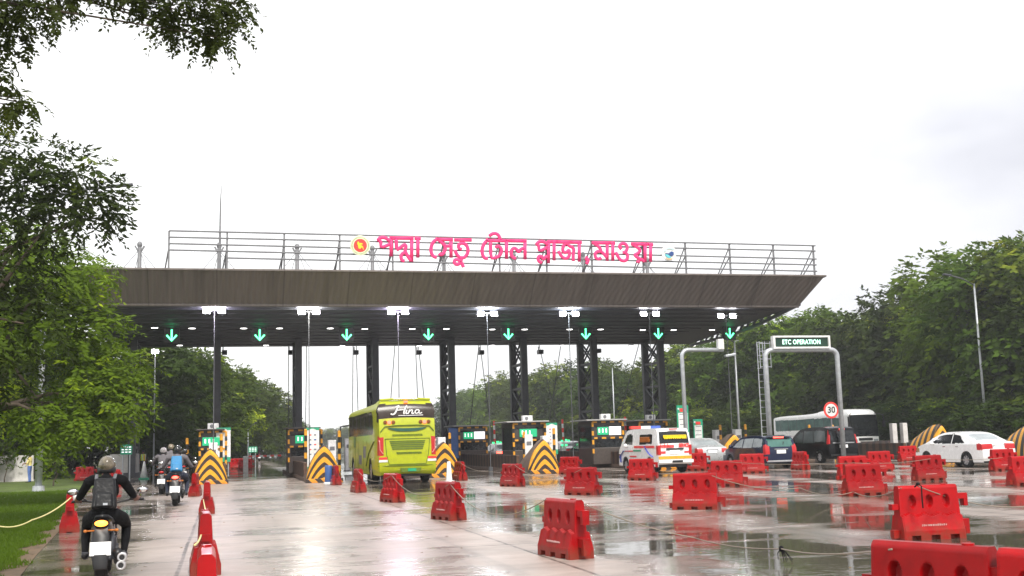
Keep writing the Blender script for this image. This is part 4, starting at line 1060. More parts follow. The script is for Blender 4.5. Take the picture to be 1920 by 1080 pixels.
# cones
def cone(px, py, h, rb, label, cbody, cband):
    p = at(px, py); r = thing('traffic_cone', label, 'traffic cone', p)
    MB().lathe([(rb, 0.05), (0.05, h), (0.035, h + 0.01)], n=24).build('cone_body', cbody, r, True)
    MB().box((0, 0, 0.03), (rb * 2.6, rb * 2.6, 0.06)).build('base', cband, r, bevel=0.02)
cone(270, 898, 1.0, 0.22, 'white traffic cone on a green base in front of the guard', M['white'], M['green_sign'])
p = at(842, 904); r = thing('delineator_post', 'short white marker post at the right rear corner of the bus', 'marker post', p)
MB().box((0, 0, 0.42), (0.26, 0.16, 0.84), top=(0.55, 0.6)).build('post', M['white'], r, bevel=0.02); MB().box((0, 0, 0.03), (0.4, 0.3, 0.06)).build('base', M['white'], r)
# ropes
def rope(pts, label, m, sag=0.15, r=0.008, n=18, cat='rope'):
    P = []
    for a, b_ in zip(pts[:-1], pts[1:]):
        for i in range(n):
            t = i / n; q = Vector(a).lerp(Vector(b_), t); q.z -= sag * 4 * t * (1 - t); q.z = max(q.z, 0.02); P.append(tuple(q))
    P.append(tuple(pts[-1]))
    o = MB().tube(P, r, 6).build('rope', m, None, True); return tag(o, label, cat, 'ropes between the barriers')
def onz(px, py, z): return at(px, py, z)
def pt(px, py, gy):        # point above the ground point seen at (px, gy)
    g0 = at(px, gy); return aty(px, py, g0.y)
rope([pt(735, 892, 945), pt(840, 909, 976)], 'thin rope sagging from the bus barrier to the next divider barrier', M['rope'], 0.35)
rope([pt(845, 909, 976), pt(1024, 936, 1043)], 'thin rope hanging between the two front divider barriers', M['rope'], 0.4)
rope([pt(672, 884, 925), pt(735, 890, 945)], 'thin rope behind the bus between two divider barriers', M['rope'], 0.25)
rope([pt(1092, 944, 1043), onz(1300, 1008, 0.15), onz(1465, 1029, 0.2), pt(1672, 1030, 1222)], 'long rope drooping over the puddle towards the lower right barrier', M['rope'], 0.05)
rope([pt(1720, 911, 1015), onz(1920, 950, 0.35)], 'rope running from the right foreground barrier out of the picture', M['rope'], 0.1)
rope([pt(1335, 892, 960), onz(1500, 915, 0.4), pt(1600, 922, 935), pt(1690, 915, 1015)], 'rope strung low between the middle and right barriers', M['rope'], 0.12)
rope([pt(1365, 866, 911), pt(1600, 868, 930), pt(1745, 860, 901), pt(1880, 858, 884)], 'rope along the back row of barriers before the cars', M['rope'], 0.06)
rope([pt(863, 868, 902), pt(960, 872, 913)], 'rope sagging in front of the dark island wall', M['rope'], 0.3)
rope([pt(965, 872, 913), pt(1090, 880, 930)], 'rope sagging in front of the second chevron', M['rope'], 0.35)
rope([pt(133, 933, 1000), pt(60, 975, 1012), pt(0, 987, 1015), pt(-60, 985, 1015)], 'yellow rope drooping from the upright barrier over the lawn', M['rope_y'], 0.06, 0.014)
rope([pt(390, 903, 962), pt(381, 935, 960), pt(388, 965, 1072)], 'pale rope hanging down the third left divider barrier', M['rope_y'], 0.03, 0.012)
rope([pt(386, 963, 1072), pt(378, 1000, 1072), pt(365, 1022, 1178)], 'pale rope from second to nearest left divider barrier', M['rope_y'], 0.03, 0.012)
# knot hanging in the long rope
k = onz(1465, 1029, 0.2); r = thing('rope_knot', 'frayed dark knot hanging in the long rope over the puddle', 'knot', k)
mb = MB().ball((0, 0, 0), (0.035, 0.03, 0.04), 8, 6); rr = random.Random(2)
for i in range(7):
    a = rr.uniform(-0.9, 1.3); mb.tube([(0, 0, 0), (0.06 * a, rr.uniform(-.03, .03), -0.05), (0.10 * a + 0.02, 0, -0.17 + 0.05 * rr.random())], [0.01, 0.006, 0.004], 5)
mb.build('strands', M['cloth_black'], r)
k = pt(1720, 911, 1015); r = thing('rope_loop', 'dark rope loop tied over the top of the right foreground barrier', 'rope loop', k)
MB().tube([(0, -0.1, -0.32), (-0.01, -0.11, -0.15), (0, -0.1, 0.0), (0.01, 0.0, 0.03), (0.02, 0.1, -0.02)], 0.012, 6).ball((0, -0.02, 0.03), (0.03, 0.03, 0.025), 8, 6).build('loop', M['cloth_black'], r)
k = pt(1775, 1043, 1226); r = thing('rope_loop', 'dark rope tied across the closest barrier in the lower right corner', 'rope loop', (k.x, k.y, k.z))
MB().tube([(-0.05, -0.16, -0.3), (-0.04, -0.14, 0.0), (0.0, 0.0, 0.025), (0.08, 0.12, 0.0)], 0.012, 6).ball((0.0, 0, 0.03), (0.035, 0.03, 0.025), 8, 6).build('loop', M['cloth_black'], r)
# white cup on the upright barrier, litter
k = pt(144, 931, 998); r = thing('white_pot', 'white plastic pot on top of the upright barrier at the lawn edge', 'pot', k)
MB().lathe([(0.07, -0.12), (0.085, 0.0), (0.075, 0.04), (0.0, 0.05)], n=18).build('pot', M['white'], r, True)

# ---------------------------------------------------------------- vehicles: shells swept from a side profile
def chaikin(p, it=2):
    for _ in range(it):
        q = [p[0]]
        for a, b in zip(p[:-1], p[1:]):
            q += [(a[0] * .75 + b[0] * .25, a[1] * .75 + b[1] * .25), (a[0] * .25 + b[0] * .75, a[1] * .25 + b[1] * .75)]
        p = q + [p[-1]]
    return p
def resample(p, n):
    d = [0]
    for a, b in zip(p[:-1], p[1:]): d.append(d[-1] + math.hypot(a[0] - b[0], a[1] - b[1]))
    t = np.linspace(0, d[-1], n)
    return list(zip(np.interp(t, d, [q[0] for q in p]), np.interp(t, d, [q[1] for q in p])))
def inpoly(y, z, poly):
    c = False; n = len(poly)
    for i in range(n):
        (a, b), (u, v) = poly[i], poly[(i + 1) % n]
        if (b > z) != (v > z) and y < (u - a) * (z - b) / (v - b) + a: c = not c
    return c
def shell(root, prof, zbot, hw, cls, mats, n=130, nr=26, nv=22, crown=0.02):
    pts = resample(chaikin(prof, 2), n); rings = []
    for (y, zt) in pts:
        zb = min(zbot(y), zt - 0.005); ring = []
        ys = hw(y, zt)
        for j in range(nr): z = zb + (zt - zb) * j / nr; ring.append((-hw(y, z), y, z))
        for j in range(nv + 1):
            u = -1 + 2 * j / nv; ring.append((ys * u, y, zt + crown * (1 - u * u)))
        for j in range(nr - 1, -1, -1): z = zb + (zt - zb) * j / nr; ring.append((hw(y, z), y, z))
        rings.append(ring)
    V = [p for r in rings for p in r]; m = len(rings[0]); groups = {}
    for i in range(len(rings) - 1):
        for j in range(m - 1):
            f = (i * m + j, i * m + j + 1, (i + 1) * m + j + 1, (i + 1) * m + j)
            c = [sum(V[k][q] for k in f) / 4 for q in range(3)]
            reg = 'top' if nr <= j < nr + nv else 'side'
            groups.setdefault(cls(c[0], c[1], c[2], reg) or 'body', []).append(f)
    out = {}
    for key, fs in groups.items():
        used = sorted({k for f in fs for k in f}); mp_ = {k: i for i, k in enumerate(used)}
        mb = MB(); mb.add([V[k] for k in used], [tuple(mp_[k] for k in f) for f in fs])
        nm, mm = mats[key]
        me = bpy.data.meshes.new(nm); me.from_pydata(mb.v, [], mb.f); me.materials.append(mm)
        me.polygons.foreach_set('use_smooth', [True] * len(mb.f)); me.set_sharp_from_angle(angle=math.radians(38))
        o = bpy.data.objects.new(nm, me); COL.objects.link(o); o.parent = root; out[key] = o
    return out
def wheel(root, x, y, r, w, spokes=7, hub='rim'):
    s = 1 if x > 0 else -1
    t = MB().lathe([(r * 0.62, -w / 2), (r * 0.93, -w / 2), (r, -w * 0.36), (r, w * 0.36), (r * 0.93, w / 2), (r * 0.62, w / 2)], axis='x', n=28, caps=False)
    o = t.build('wheel', M['rubber'], root, auto=40, loc=(x, y, r))
    d = MB().lathe([(r * 0.66, s * w * 0.30), (r * 0.64, s * w * 0.46), (r * 0.58, s * w * 0.40), (r * 0.2, s * w * 0.34), (0.01, s * w * 0.36)], axis='x', n=28, mi=1)
    for k in range(spokes):
        a = 2 * math.pi * k / spokes; u = r * 0.36
        d.box((s * w * 0.42, u * math.cos(a), u * math.sin(a)), (0.03, r * 0.50, r * 0.14), 0, rx=a)
    d.cyl((s * w * 0.30, 0, 0), (s * w * 0.5, 0, 0), r * 0.14, n=12)
    d.build('rim', [M['rim'], M['rail']], o, auto=40)
def arches(base, wh, R):
    def f(y):
        z = base
        for wy, wz in wh:
            d = y - wy
            if abs(d) < R: z = max(z, wz + math.sqrt(R * R - d * d))
        return z
    return f
def hwfun(W, L, belt, roof, narrow, sill=0.35, pl=0.10):
    def f(y, z):
        w = W / 2 * (1 - pl * abs(2 * y / L) ** 6)
        if z > belt: w *= 1 - narrow * ((z - belt) / (roof - belt)) ** 1.1
        if z < sill: w *= 1 - 0.06 * (sill - z) / sill
        return w
    return f
def plate_text(mb, x, z, y, w, h): pass
def underbody(root, W, L, z0, z1): MB().box((0, 0, (z0 + z1) / 2), (W, L, z1 - z0)).build('underbody', M['black'], root)

def sedan(loc, rz, label, paint, glass, tail_w=0.42, rear_on=False, k=1.0, sill_lamp=None):
    r = thing('sedan_car', label, 'car', loc, rz)
    prof = [(-2.16, .26), (-2.24, .42), (-2.25, .72), (-2.2, .98), (-2.05, 1.03), (-1.72, 1.05), (-0.98, 1.39), (-.35, 1.47), (.25, 1.45), (.70, 1.32), (1.32, 1.00), (1.9, .88), (2.15, .72), (2.25, .5), (2.2, .25)]
    hw = hwfun(1.72, 4.5, 0.95, 1.46, 0.24)
    zb = arches(0.22, [(-1.30, 0.31), (1.36, 0.31)], 0.37)
    wins = [[(-1.22, 1.0), (-0.82, 1.32), (-0.42, 1.385), (-0.40, 0.985)], [(-0.34, 0.985), (-0.36, 1.39), (.15, 1.37), (.58, 1.25), (1.0, 1.0)]]
    def cls(x, y, z, reg):
        if reg == 'side':
            for i, w in enumerate(wins):
                if inpoly(y, z, w): return 'w%d%s' % (i, 'l' if x < 0 else 'r')
            if y < -1.95 and .72 < z < .98 : return 'tl' if x < 0 else 'tr'
            if y > 1.85 and .62 < z < .8: return 'hl' if x < 0 else 'hr'
        else:
            if -1.66 < y < -1.02 and abs(x) < 0.60: return 'rw'
            if .42 < y < 1.24 and abs(x) < 0.64: return 'fw'
            if y < -2.15 and .74 < z < .97 and abs(x) > .80 - tail_w: return 'tl' if x < 0 else 'tr'
        return None
    tm = M['tail_on'] if rear_on else M['tail']
    mats = {'body': ('body', paint), 'rw': ('rear_window', M['glass_clear']), 'fw': ('windscreen', M['glass']), 'tl': ('tail_light', tm), 'tr': ('tail_light', tm), 'hl': ('headlight', M['chrome']), 'hr': ('headlight', M['chrome'])}
    for i in range(2):
        for s in 'lr': mats['w%d%s' % (i, s)] = ('side_window', glass)
    shell(r, prof, zb, hw, cls, mats)
    for x in (-0.78, 0.78):
        for y in (-1.30, 1.36): wheel(r, x, y, 0.31, 0.2)
    underbody(r, 1.45, 4.0, 0.18, 0.5)
    MB().box((0, -2.262, 0.80), (0.46, 0.02, 0.15)).build('number_plate', M['plate'], r)
    MB().box((0, -2.27, 0.90), (0.6, 0.02, 0.03)).build('chrome_strip', M['chrome'], r)
    for s in (-1, 1):
        MB().ball((s * 0.93, 0.82, 1.0), (0.10, 0.07, 0.07), 10, 7).build('wing_mirror', paint, r, True)
        b = MB()
        for y in (-0.75, 0.1): b.box((s * 0.865, y, 0.86), (0.02, 0.16, 0.03))
        b.build('door_handles', M['chrome'] , r)
    return r
sedan((30.45, 41.9, 0), math.radians(1), 'white sedan at right seen from behind with red tail lamps', M['car_white'], M['glass'], 0.5)
p = aty(1335, 850, 52.5)
sedan((p.x, 54.5, 0), math.radians(-2), 'silver sedan between the ambulance and the navy wagon', M['car_silver'], M['glass'], 0.3)
sedan((17.15, 70.0, 0), 0, 'far white sedan with lit brake lamps behind the dark island wall', M['car_white'], M['glass'], 0.4, True)
sedan((22.5, 73.5, 0), math.radians(1), 'far pale sedan behind the striped island wall, left of its pair', M['car_silver'], M['glass'], 0.4)
sedan((22.45, 68.0, 0), math.radians(1), 'far black sedan with lit brake lamps left of the ambulance', M['car_black'], M['glass_clear'], 0.4, True)

def van(loc, rz, label, prof, L, W, belt, roof, narrow, wins, rw, paint, glass, rglass, tl, wheels, wr, name, cat, base=0.25, R=0.40, extra=None, fw=None, tm=None):
    r = thing(name, label, cat, loc, rz)
    hw = hwfun(W, L, belt, roof, narrow, pl=0.07)
    zb = arches(base, [(y, wr) for y in wheels], R)
    def cls(x, y, z, reg):
        if reg == 'side':
            for i, w in enumerate(wins):
                if inpoly(y, z, w): return 'w%d%s' % (i, 'l' if x < 0 else 'r')
            if y < -L / 2 + 0.20 and tl[0] < z < tl[1]: return 'tl' if x < 0 else 'tr'
            if y > L / 2 - 0.35 and .62 < z < .85: return 'hl' if x < 0 else 'hr'
        else:
            if y < -L / 2 + 0.5 and rw[0] < z < rw[1] and abs(x) < rw[2]: return 'rw'
            if fw and y > 0 and fw[0] < z < fw[1] and abs(x) < fw[2]: return 'fw'
            if y < -L / 2 + 0.4 and tl[0] < z < tl[1] and abs(x) > tl[2]: return 'tl' if x < 0 else 'tr'
        return None
    mats = {'body': ('body', paint), 'rw': ('rear_window', rglass), 'fw': ('windscreen', glass), 'tl': ('tail_light', tm or M['tail']), 'tr': ('tail_light', tm or M['tail']), 'hl': ('headlight', M['chrome']), 'hr': ('headlight', M['chrome'])}
    for i in range(len(wins)):
        for s in 'lr': mats['w%d%s' % (i, s)] = ('side_window', glass)
    shell(r, prof, zb, hw, cls, mats)
    for x in (-W / 2 + 0.12, W / 2 - 0.12):
        for y in wheels: wheel(r, x, y, wr, 0.22)
    underbody(r, W - 0.3, L - 0.5, base - 0.04, 0.55)
    for s in (-1, 1): MB().ball((s * (W / 2 + 0.08), wheels[1] - 0.25, belt + 0.08), (0.10, 0.07, 0.10), 10, 7).build('wing_mirror', paint, r, True)
    if extra: extra(r)
    return r
# black minivan
def ex_mpv(r):
    MB().box((0, -2.335, 0.86), (0.46, 0.02, 0.16)).build('number_plate', M['plate'], r)
    MB().box((0, -2.335, 1.04), (1.25, 0.03, 0.06)).build('chrome_strip', M['chrome'], r)
    MB().box((0, -2.26, 1.74), (0.3, 0.03, 0.05)).build('high_brake_light', M['tail_on'], r)
    MB().box((0, -2.34, 0.42), (1.5, 0.04, 0.1)).build('bumper_trim', M['black'], r)
van((aty(1581, 860, 52.4).x, 54.6, 0), 0, 'black minivan with tall red tail lamps in front of the white coach',
    [(-2.25, .28), (-2.33, .5), (-2.32, 1.0), (-2.22, 1.6), (-2.1, 1.80), (-1.6, 1.87), (0.2, 1.85), (0.9, 1.70), (1.75, 1.10), (2.15, .92), (2.32, .6), (2.28, .28)], 4.65, 1.78, 1.02, 1.86, 0.16,
    [[(-2.0, 1.12), (-1.9, 1.66), (-0.85, 1.70), (-0.85, 1.08)], [(-0.78, 1.08), (-0.78, 1.70), (0.25, 1.68), (0.25, 1.06)], [(0.32, 1.06), (0.32, 1.66), (0.72, 1.60), (1.35, 1.08)]],
    (1.14, 1.68, 0.70), M['car_black'], M['side_glass'], M['glass'], (0.98, 1.70, 0.74), (-1.38, 1.42), 0.32, 'minivan', 'minivan', extra=ex_mpv, fw=(1.12, 1.66, 0.62), R=0.38)
# navy wagon
def ex_nav(r):
    MB().box((0, -2.215, 0.78), (0.46, 0.02, 0.16)).build('number_plate', M['plate'], r)
    MB().box((0.0, -2.215, 0.90), (0.7, 0.03, 0.04)).build('chrome_strip', M['chrome'], r)
    MB().box((0, -2.02, 1.43), (0.5, 0.05, 0.05)).build('high_brake_light', M['tail_on'], r)
    MB().box((0, -2.05, 1.47), (1.2, 0.22, 0.03)).build('roof_spoiler', M['car_navy'], r, bevel=0.01)
    MB().box((0, -2.23, 0.36), (1.5, 0.05, 0.07)).build('bumper_trim', M['rim'], r)
    for s in (-1, 1): MB().tube([(s * 0.60, -1.5, 1.49), (s * 0.60, -1.4, 1.52), (s * 0.60, 0.2, 1.52), (s * 0.60, 0.3, 1.49)], 0.02, 6).build('roof_rail', M['black'], r)
    MB().box((0.15, -2.13, 1.12), (0.03, 0.03, 0.24), ry=0.3).build('wiper', M['black'], r)
van((aty(1464, 860, 47.2).x, 49.4, 0), math.radians(1), 'dark navy estate car with green tinted rear window',
    [(-2.15, .26), (-2.2, .45), (-2.2, .92), (-2.06, 1.30), (-1.95, 1.45), (-1.5, 1.50), (0.0, 1.50), (.5, 1.40), (1.2, 1.0), (1.85, .88), (2.12, .7), (2.2, .5), (2.15, .26)], 4.4, 1.70, 0.95, 1.5, 0.20,
    [[(-1.9, 1.02), (-1.82, 1.36), (-1.05, 1.40), (-1.05, 0.99)], [(-0.98, 0.99), (-0.98, 1.40), (-0.05, 1.39), (-0.05, 0.98)], [(0.02, 0.98), (0.02, 1.39), (.38, 1.32), (.98, 1.0)]],
    (1.02, 1.36, 0.62), M['car_navy'], M['glass_clear'], mat('green_tinted_glass', (0.06, 0.15, 0.13), 0.06), (0.66, 1.10, 0.60), (-1.30, 1.32), 0.31, 'estate_car', 'car', extra=ex_nav, fw=(1.05, 1.36, 0.60), R=0.37)
# ambulance
def bengali_like(mb, x0, x1, z, h, y, seed, mi=0, t=0.018, side=None):
    """headline with hanging strokes, as the distant yellow Bengali lettering reads"""
    rr = random.Random(seed)
    def P(u, w): return (u, y, w) if side is None else (side, u, w)
    def bar(a, b, hh): mb.tube([P(*a), P(*b)], hh, 6, mi, 0.5)
    x = x0
    while x < x1 - 0.05:
        w = min(rr.uniform(0.12, 0.2), x1 - x) * (h / 0.22)
        bar((x, z + h), (x + w * 0.92, z + h), t)
        bar((x + w * 0.75, z + h), (x + w * 0.75, z), t)
        k = rr.randint(0, 2)
        if k == 0: mb.tube([P(x + w * .1, z + h * .95), P(x + w * .2, z + h * .5), P(x + w * .45, z + h * .35), P(x + w * .7, z + h * .1)], t, 6, mi, 0.5)
        elif k == 1: mb.tube([P(x + w * .4, z + h * .7), P(x + w * .1, z + h * .5), P(x + w * .2, z + h * .12), P(x + w * .6, z + h * .2)], t, 6, mi, 0.5)
        else: mb.tube([P(x + w * .1, z + h * .9), P(x + w * .5, z + h * .55), P(x + w * .2, z + h * .4), P(x + w * .65, z + h * .2)], t, 6, mi, 0.5)
        x += w
def ex_amb(r):
    yb = -2.36
    MB().box((-0.02, yb - 0.015, 0.93), (0.50, 0.02, 0.17)).build('number_plate', M['plate'], r)
    MB().box((0.0, yb - 0.02, 1.06), (0.82, 0.04, 0.07)).build('plate_lamp_bar', M['black'], r)
    MB().box((0, yb - 0.06, 0.52), (1.66, 0.14, 0.15)).build('rear_bumper', M['car_white'], r, bevel=0.03)
    MB().box((0.0, yb - 0.01, 0.69), (1.58, 0.02, 0.13)).build('orange_band', M['yellow'], r)
    MB().box((0.05, yb - 0.135, 0.52), (0.5, 0.02, 0.10)).build('bumper_recess', M['black'], r)
    rb = mat('ambulance_red', (0.75, 0.05, 0.05), 0.4)
    mb = MB(); text_mb(mb, 'Ambulance', 0.24, Matrix.Translation((-0.38, yb - 0.012, 1.20)) @ FACE @ Matrix.Scale(0.62, 4, (1, 0, 0)), bold=0.012)
    text_mb(mb, 'SERVICE', 0.22, Matrix.Translation((0.44, yb - 0.012, 1.20)) @ FACE @ Matrix.Scale(0.62, 4, (1, 0, 0)), bold=0.012)
    mb.box((-0.58, yb - 0.012, 0.92), (0.26, 0.01, 0.10)).box((0.56, yb - 0.012, 0.92), (0.22, 0.01, 0.08)); mb.build('red_lettering', rb, r)
    mb = MB(); bengali_like(mb, -0.52, 0.6, 1.50, 0.15, -2.345, 4, t=0.022); mb.box((0.05, -2.343, 1.57), (1.05, 0.01, 0.09)); mb.build('yellow_lettering', M['yellow_pure'], r)
    mb = MB(); bengali_like(mb, -1.55, -0.45, 1.38, 0.22, 0, 8, t=0.026, side=-0.845); mb.build('side_lettering', M['amber'], r)
    blue = mat('livery_blue', (0.05, 0.08, 0.42), 0.35)
    mb = MB().box((-0.862, -0.9, 1.17), (0.012, 2.3, 0.10), 0).box((-0.862, 0.9, 0.98), (0.012, 1.0, 0.05), 0)
    mb.tube([(-0.866, -1.0, 1.22), (-0.868, -1.2, 1.05), (-0.87, -1.5, 0.86), (-0.868, -1.9, 0.72)], 0.05, 6, 1, 0.15)
    mb.tube([(-0.866, 1.9, 0.45), (-0.868, 1.95, 0.75), (-0.868, 1.5, 1.0), (-0.868, 0.9, 0.98)], 0.045, 6, 1, 0.15)
    mb.box((-0.866, -0.6, 0.47), (0.012, 1.6, 0.07), 1).box((-0.866, -0.1, 1.0), (0.012, 0.9, 0.07), 2).box((-0.866, 0.4, 0.74), (0.012, 0.8, 0.06), 0)
    mb.build('livery_stripes', [rb, blue, M['green_sign']], r)
    lb = MB().box((-0.5, 0.9, 2.06), (0.5, 0.26, 0.13), 0).box((0.0, 0.9, 2.06), (0.48, 0.26, 0.13), 1).box((0.5, 0.9, 2.06), (0.5, 0.26, 0.13), 2).box((0, 0.9, 1.98), (1.3, 0.2, 0.05), 3)
    lb.build('light_bar', [M['emb_red'], M['white'], mat('blue_lens', (0.06, 0.12, 0.45), 0.25), M['black']], r, bevel=0.015)
    mb = MB()
    for s in (-1, 1): mb.box((s * 0.74, yb - 0.01, 1.02), (0.13, 0.03, 0.42))
    mb.build('lamp_cluster', M['tail'], r, bevel=0.01)
    MB().box((0, -2.24, 1.93), (0.4, 0.05, 0.05)).build('high_brake_light', M['tail'], r)
van((19.2, 49.0, 0), math.radians(2), 'white ambulance van with yellow window lettering and red blue light bar',
    [(-2.28, .38), (-2.35, .5), (-2.35, 1.05), (-2.33, 1.3), (-2.22, 1.80), (-2.1, 1.95), (-1.7, 1.98), (0.9, 1.98), (1.35, 1.86), (1.95, 1.2), (2.25, 1.0), (2.36, .7), (2.3, .30)], 4.7, 1.70, 1.15, 1.98, 0.10,
    [[(-1.75, 1.30), (-1.75, 1.72), (-0.35, 1.72), (-0.35, 1.30)], [(0.45, 1.28), (0.45, 1.74), (1.15, 1.74), (1.55, 1.26)]],
    (1.32, 1.84, 0.70), M['car_white'], M['glass'], M['glass'], (0.80, 1.22, 0.72), (-1.45, 1.35), 0.33, 'ambulance', 'ambulance', base=0.30, R=0.40, extra=ex_amb, fw=(1.26, 1.82, 0.68))

# lime bus
def lime_bus():
    r = thing('coach_bus', 'lime green coach bus seen from behind with dark rear window and white script', 'bus', (aty(765, 880, 45.8).x, 51.6, 0), math.radians(0))
    L, W = 11.6, 2.50
    prof = [(-5.6, .36), (-5.76, .55), (-5.78, 1.2), (-5.76, 2.1), (-5.66, 2.65), (-5.50, 3.15), (-5.32, 3.36), (-5.0, 3.42), (-4.55, 3.40), (-4.2, 3.28), (4.6, 3.22), (5.3, 3.0), (5.6, 2.3), (5.78, 1.2), (5.74, .36)]
    def hw(y, z):
        w = W / 2 * (1 - 0.08 * abs(2 * y / L) ** 14)
        if z > 2.9: w -= 0.20 * ((z - 2.9) / 0.5) ** 1.6
        elif z > 1.4: w -= 0.035 * (z - 1.4) / 1.5
        if z < 0.5: w -= 0.05
        return w
    zb = arches(0.36, [(-3.55, 0.48), (3.1, 0.48)], 0.58)
    def cls(x, y, z, reg):
        if reg == 'side':
            if -4.75 < y < 5.0 and 2.02 < z < 2.98 and not inpoly(y, z, [(-4.8, 3.1), (-4.8, 2.0), (-4.5, 2.0), (-4.1, 3.1)]): return 'sl' if x < 0 else 'sr'
            if y < -5.30 and 2.50 < z < 3.2: return 'rw'
            if y < -5.50 and 1.15 < z < 1.95: return 'tl' if x < 0 else 'tr'
        else:
            if y < -5.2 and 2.66 < z < 3.25: return 'rw'
            if y > 5.0 and 1.3 < z < 2.9: return 'fw'
            if y < -5.5 and abs(x) > 1.0 and 1.18 < z < 1.93: return 'tl' if x < 0 else 'tr'
        return None
    shell(r, prof, zb, hw, cls, {'body': ('body', M['lime']), 'sl': ('side_window', M['bus_glass']), 'sr': ('side_window', M['bus_glass']), 'rw': ('rear_window', M['bus_glass']), 'fw': ('windscreen', M['glass']),
          'tl': ('tail_light', M['tail']), 'tr': ('tail_light', M['tail'])}, n=220, nr=44, nv=40, crown=0.05)
    for x in (-1.08, 1.08):
        for y in (-3.55, 3.1): wheel(r, x, y, 0.5, 0.3, 10)
    underbody(r, 2.1, 10.8, 0.3, 1.0)
    yb = -5.785
    mb = MB()    # script lettering on the rear window, drawn as brush strokes
    def Z(z): return -5.78 + max(0, (z - 2.1)) * 0.20 - 0.02
    def S(pts, w=0.026): mb.tube([(x, Z(z) - 0.02, z) for x, z in smooth_poly(pts, 2)], w, 7, 0, 0.5)
    S([(-0.66, 2.84), (-0.56, 2.80), (-0.46, 2.88), (-0.38, 3.06), (-0.30, 3.18)], 0.034); S([(-0.42, 2.98), (-0.12, 3.01)], 0.022); S([(0.02, 3.18), (-0.06, 3.04), (-0.13, 2.86), (-0.09, 2.83)], 0.034); S([(-0.44, 3.13), (-0.30, 3.18)], 0.02)
    S([(0.02, 3.0), (-0.04, 2.86), (0.0, 2.83), (0.06, 2.86)], 0.027); mb.ball((0.05, Z(3.07) - 0.02, 3.07), (0.025, 0.01, 0.025), 8, 6)
    S([(0.13, 3.0), (0.06, 2.83)], 0.026); S([(0.09, 2.90), (0.20, 3.0), (0.26, 2.97), (0.20, 2.85), (0.26, 2.83), (0.31, 2.87)], 0.025)
    S([(0.48, 2.99), (0.38, 2.98), (0.34, 2.88), (0.40, 2.83), (0.50, 2.88), (0.53, 2.96), (0.48, 3.0), (0.47, 2.98)], 0.026); S([(0.53, 2.97), (0.50, 2.85), (0.57, 2.84), (0.64, 2.88)], 0.024)
    S([(-0.35, 2.77), (0.1, 2.765), (0.68, 2.775)], 0.014)
    mb.build('script_lettering', M['white'], r)
    # rear furniture
    for x0 in (-0.66, 0.80):
        mb = MB()
        for k, dx in enumerate((-0.165, 0.0, 0.165)):
            mb.lathe([(0.078, 0.02), (0.078, -0.03), (0.06, -0.045), (0.0, -0.05)], c=(x0 + dx - 0.07, -5.71, 2.50), axis='y', n=18, mi=1 if k == 1 else 0)
        mb.build('lamp_trio', [mat('smoked_amber', (0.20, 0.06, 0.01), 0.2), M['tail_on']], r)
    def banana(z0, z1, w, dz): return [(-w + 2 * w * i / 14, z1 - dz * math.sin(math.pi * i / 14) * 0.2) for i in range(15)] + [(w - 2 * w * i / 14, z0 + dz * (abs(1 - 2 * i / 14)) ** 3) for i in range(15)]
    MB().prism(banana(2.12, 2.28, 0.80, 0.15), yb - 0.004, yb + 0.03).build('air_slot', mat('slot_green', (0.02, 0.09, 0.06), 0.3), r)
    MB().tube([(-1.1, yb + 0.0, 2.12), (-0.92, yb + 0.02, 2.33), (-0.4, yb + 0.02, 2.37), (0.4, yb + 0.02, 2.37), (0.92, yb + 0.02, 2.33), (1.1, yb + 0.0, 2.12)], 0.022, 6).build('crease', M['lime_edge'], r)
    fr = [(-0.92, 1.83), (0.92, 1.83), (0.86, 1.2), (0.76, 0.80), (-0.76, 0.80), (-0.86, 1.2), (-0.92, 1.83)]
    MB().tube([(x, yb + 0.004, z) for x, z in fr], 0.014, 6).build('engine_door_seam', M['lime_edge'], r)
    g = MB()
    for i in range(5): g.box((0, yb - 0.002, 1.73 - 0.078 * i), (1.46 - 0.05 * i, 0.03, 0.042))
    g.build('engine_grille', M['lime_edge'], r)
    for s in (-1, 1): MB().tube([(s * 1.17, yb + 0.03, 1.78), (s * 1.14, yb + 0.0, 1.72), (s * 1.13, yb - 0.005, 1.40), (s * 1.03, yb - 0.012, 1.25), (s * 1.0, yb - 0.012, 1.25)], 0.022, 6).build('tail_light_strip', mat('pale_red_strip', (0.62, 0.22, 0.20), 0.3), r)
    mb = MB(); bengali_like(mb, -0.62, 0.66, 1.93, 0.07, yb - 0.006, 11, t=0.008); mb.build('upper_writing', M['lime_edge'], r)
    mb = MB(); bengali_like(mb, -0.46, 0.62, 1.20, 0.075, yb - 0.006, 12, t=0.010); mb.build('lower_writing', M['lime_edge'], r)
    mb = MB()
    for s in (-1, 1):
        mb.box((s * 1.0, yb + 0.005, 0.94), (0.36, 0.02, 0.09), 0, rz=-s * 0.06).box((s * 1.0, yb + 0.005, 1.05), (0.36, 0.02, 0.09), 1, rz=-s * 0.06)
    mb.build('reflector_sticker', [M['white'], M['emb_red']], r)
    MB().tube([(-1.22, yb + 0.06, 0.74), (-0.8, yb + 0.0, 0.745), (0.8, yb + 0.0, 0.745), (1.22, yb + 0.06, 0.74)], 0.013, 6).build('bumper_seam', M['lime_edge'], r)
    MB().prism([(-0.25, 0.48), (0.5, 0.48), (0.56, 0.64), (-0.3, 0.64)], yb - 0.0, yb + 0.03).build('plate_recess', M['lime_edge'], r)
    MB().box((0.17, yb - 0.012, 0.565), (0.34, 0.02, 0.12)).build('number_plate', M['plate_green'], r)
    MB().box((0, -5.47, 3.33), (0.16, 0.08, 0.06)).build('high_brake_light', M['tail_on'], r)
    mb = MB()
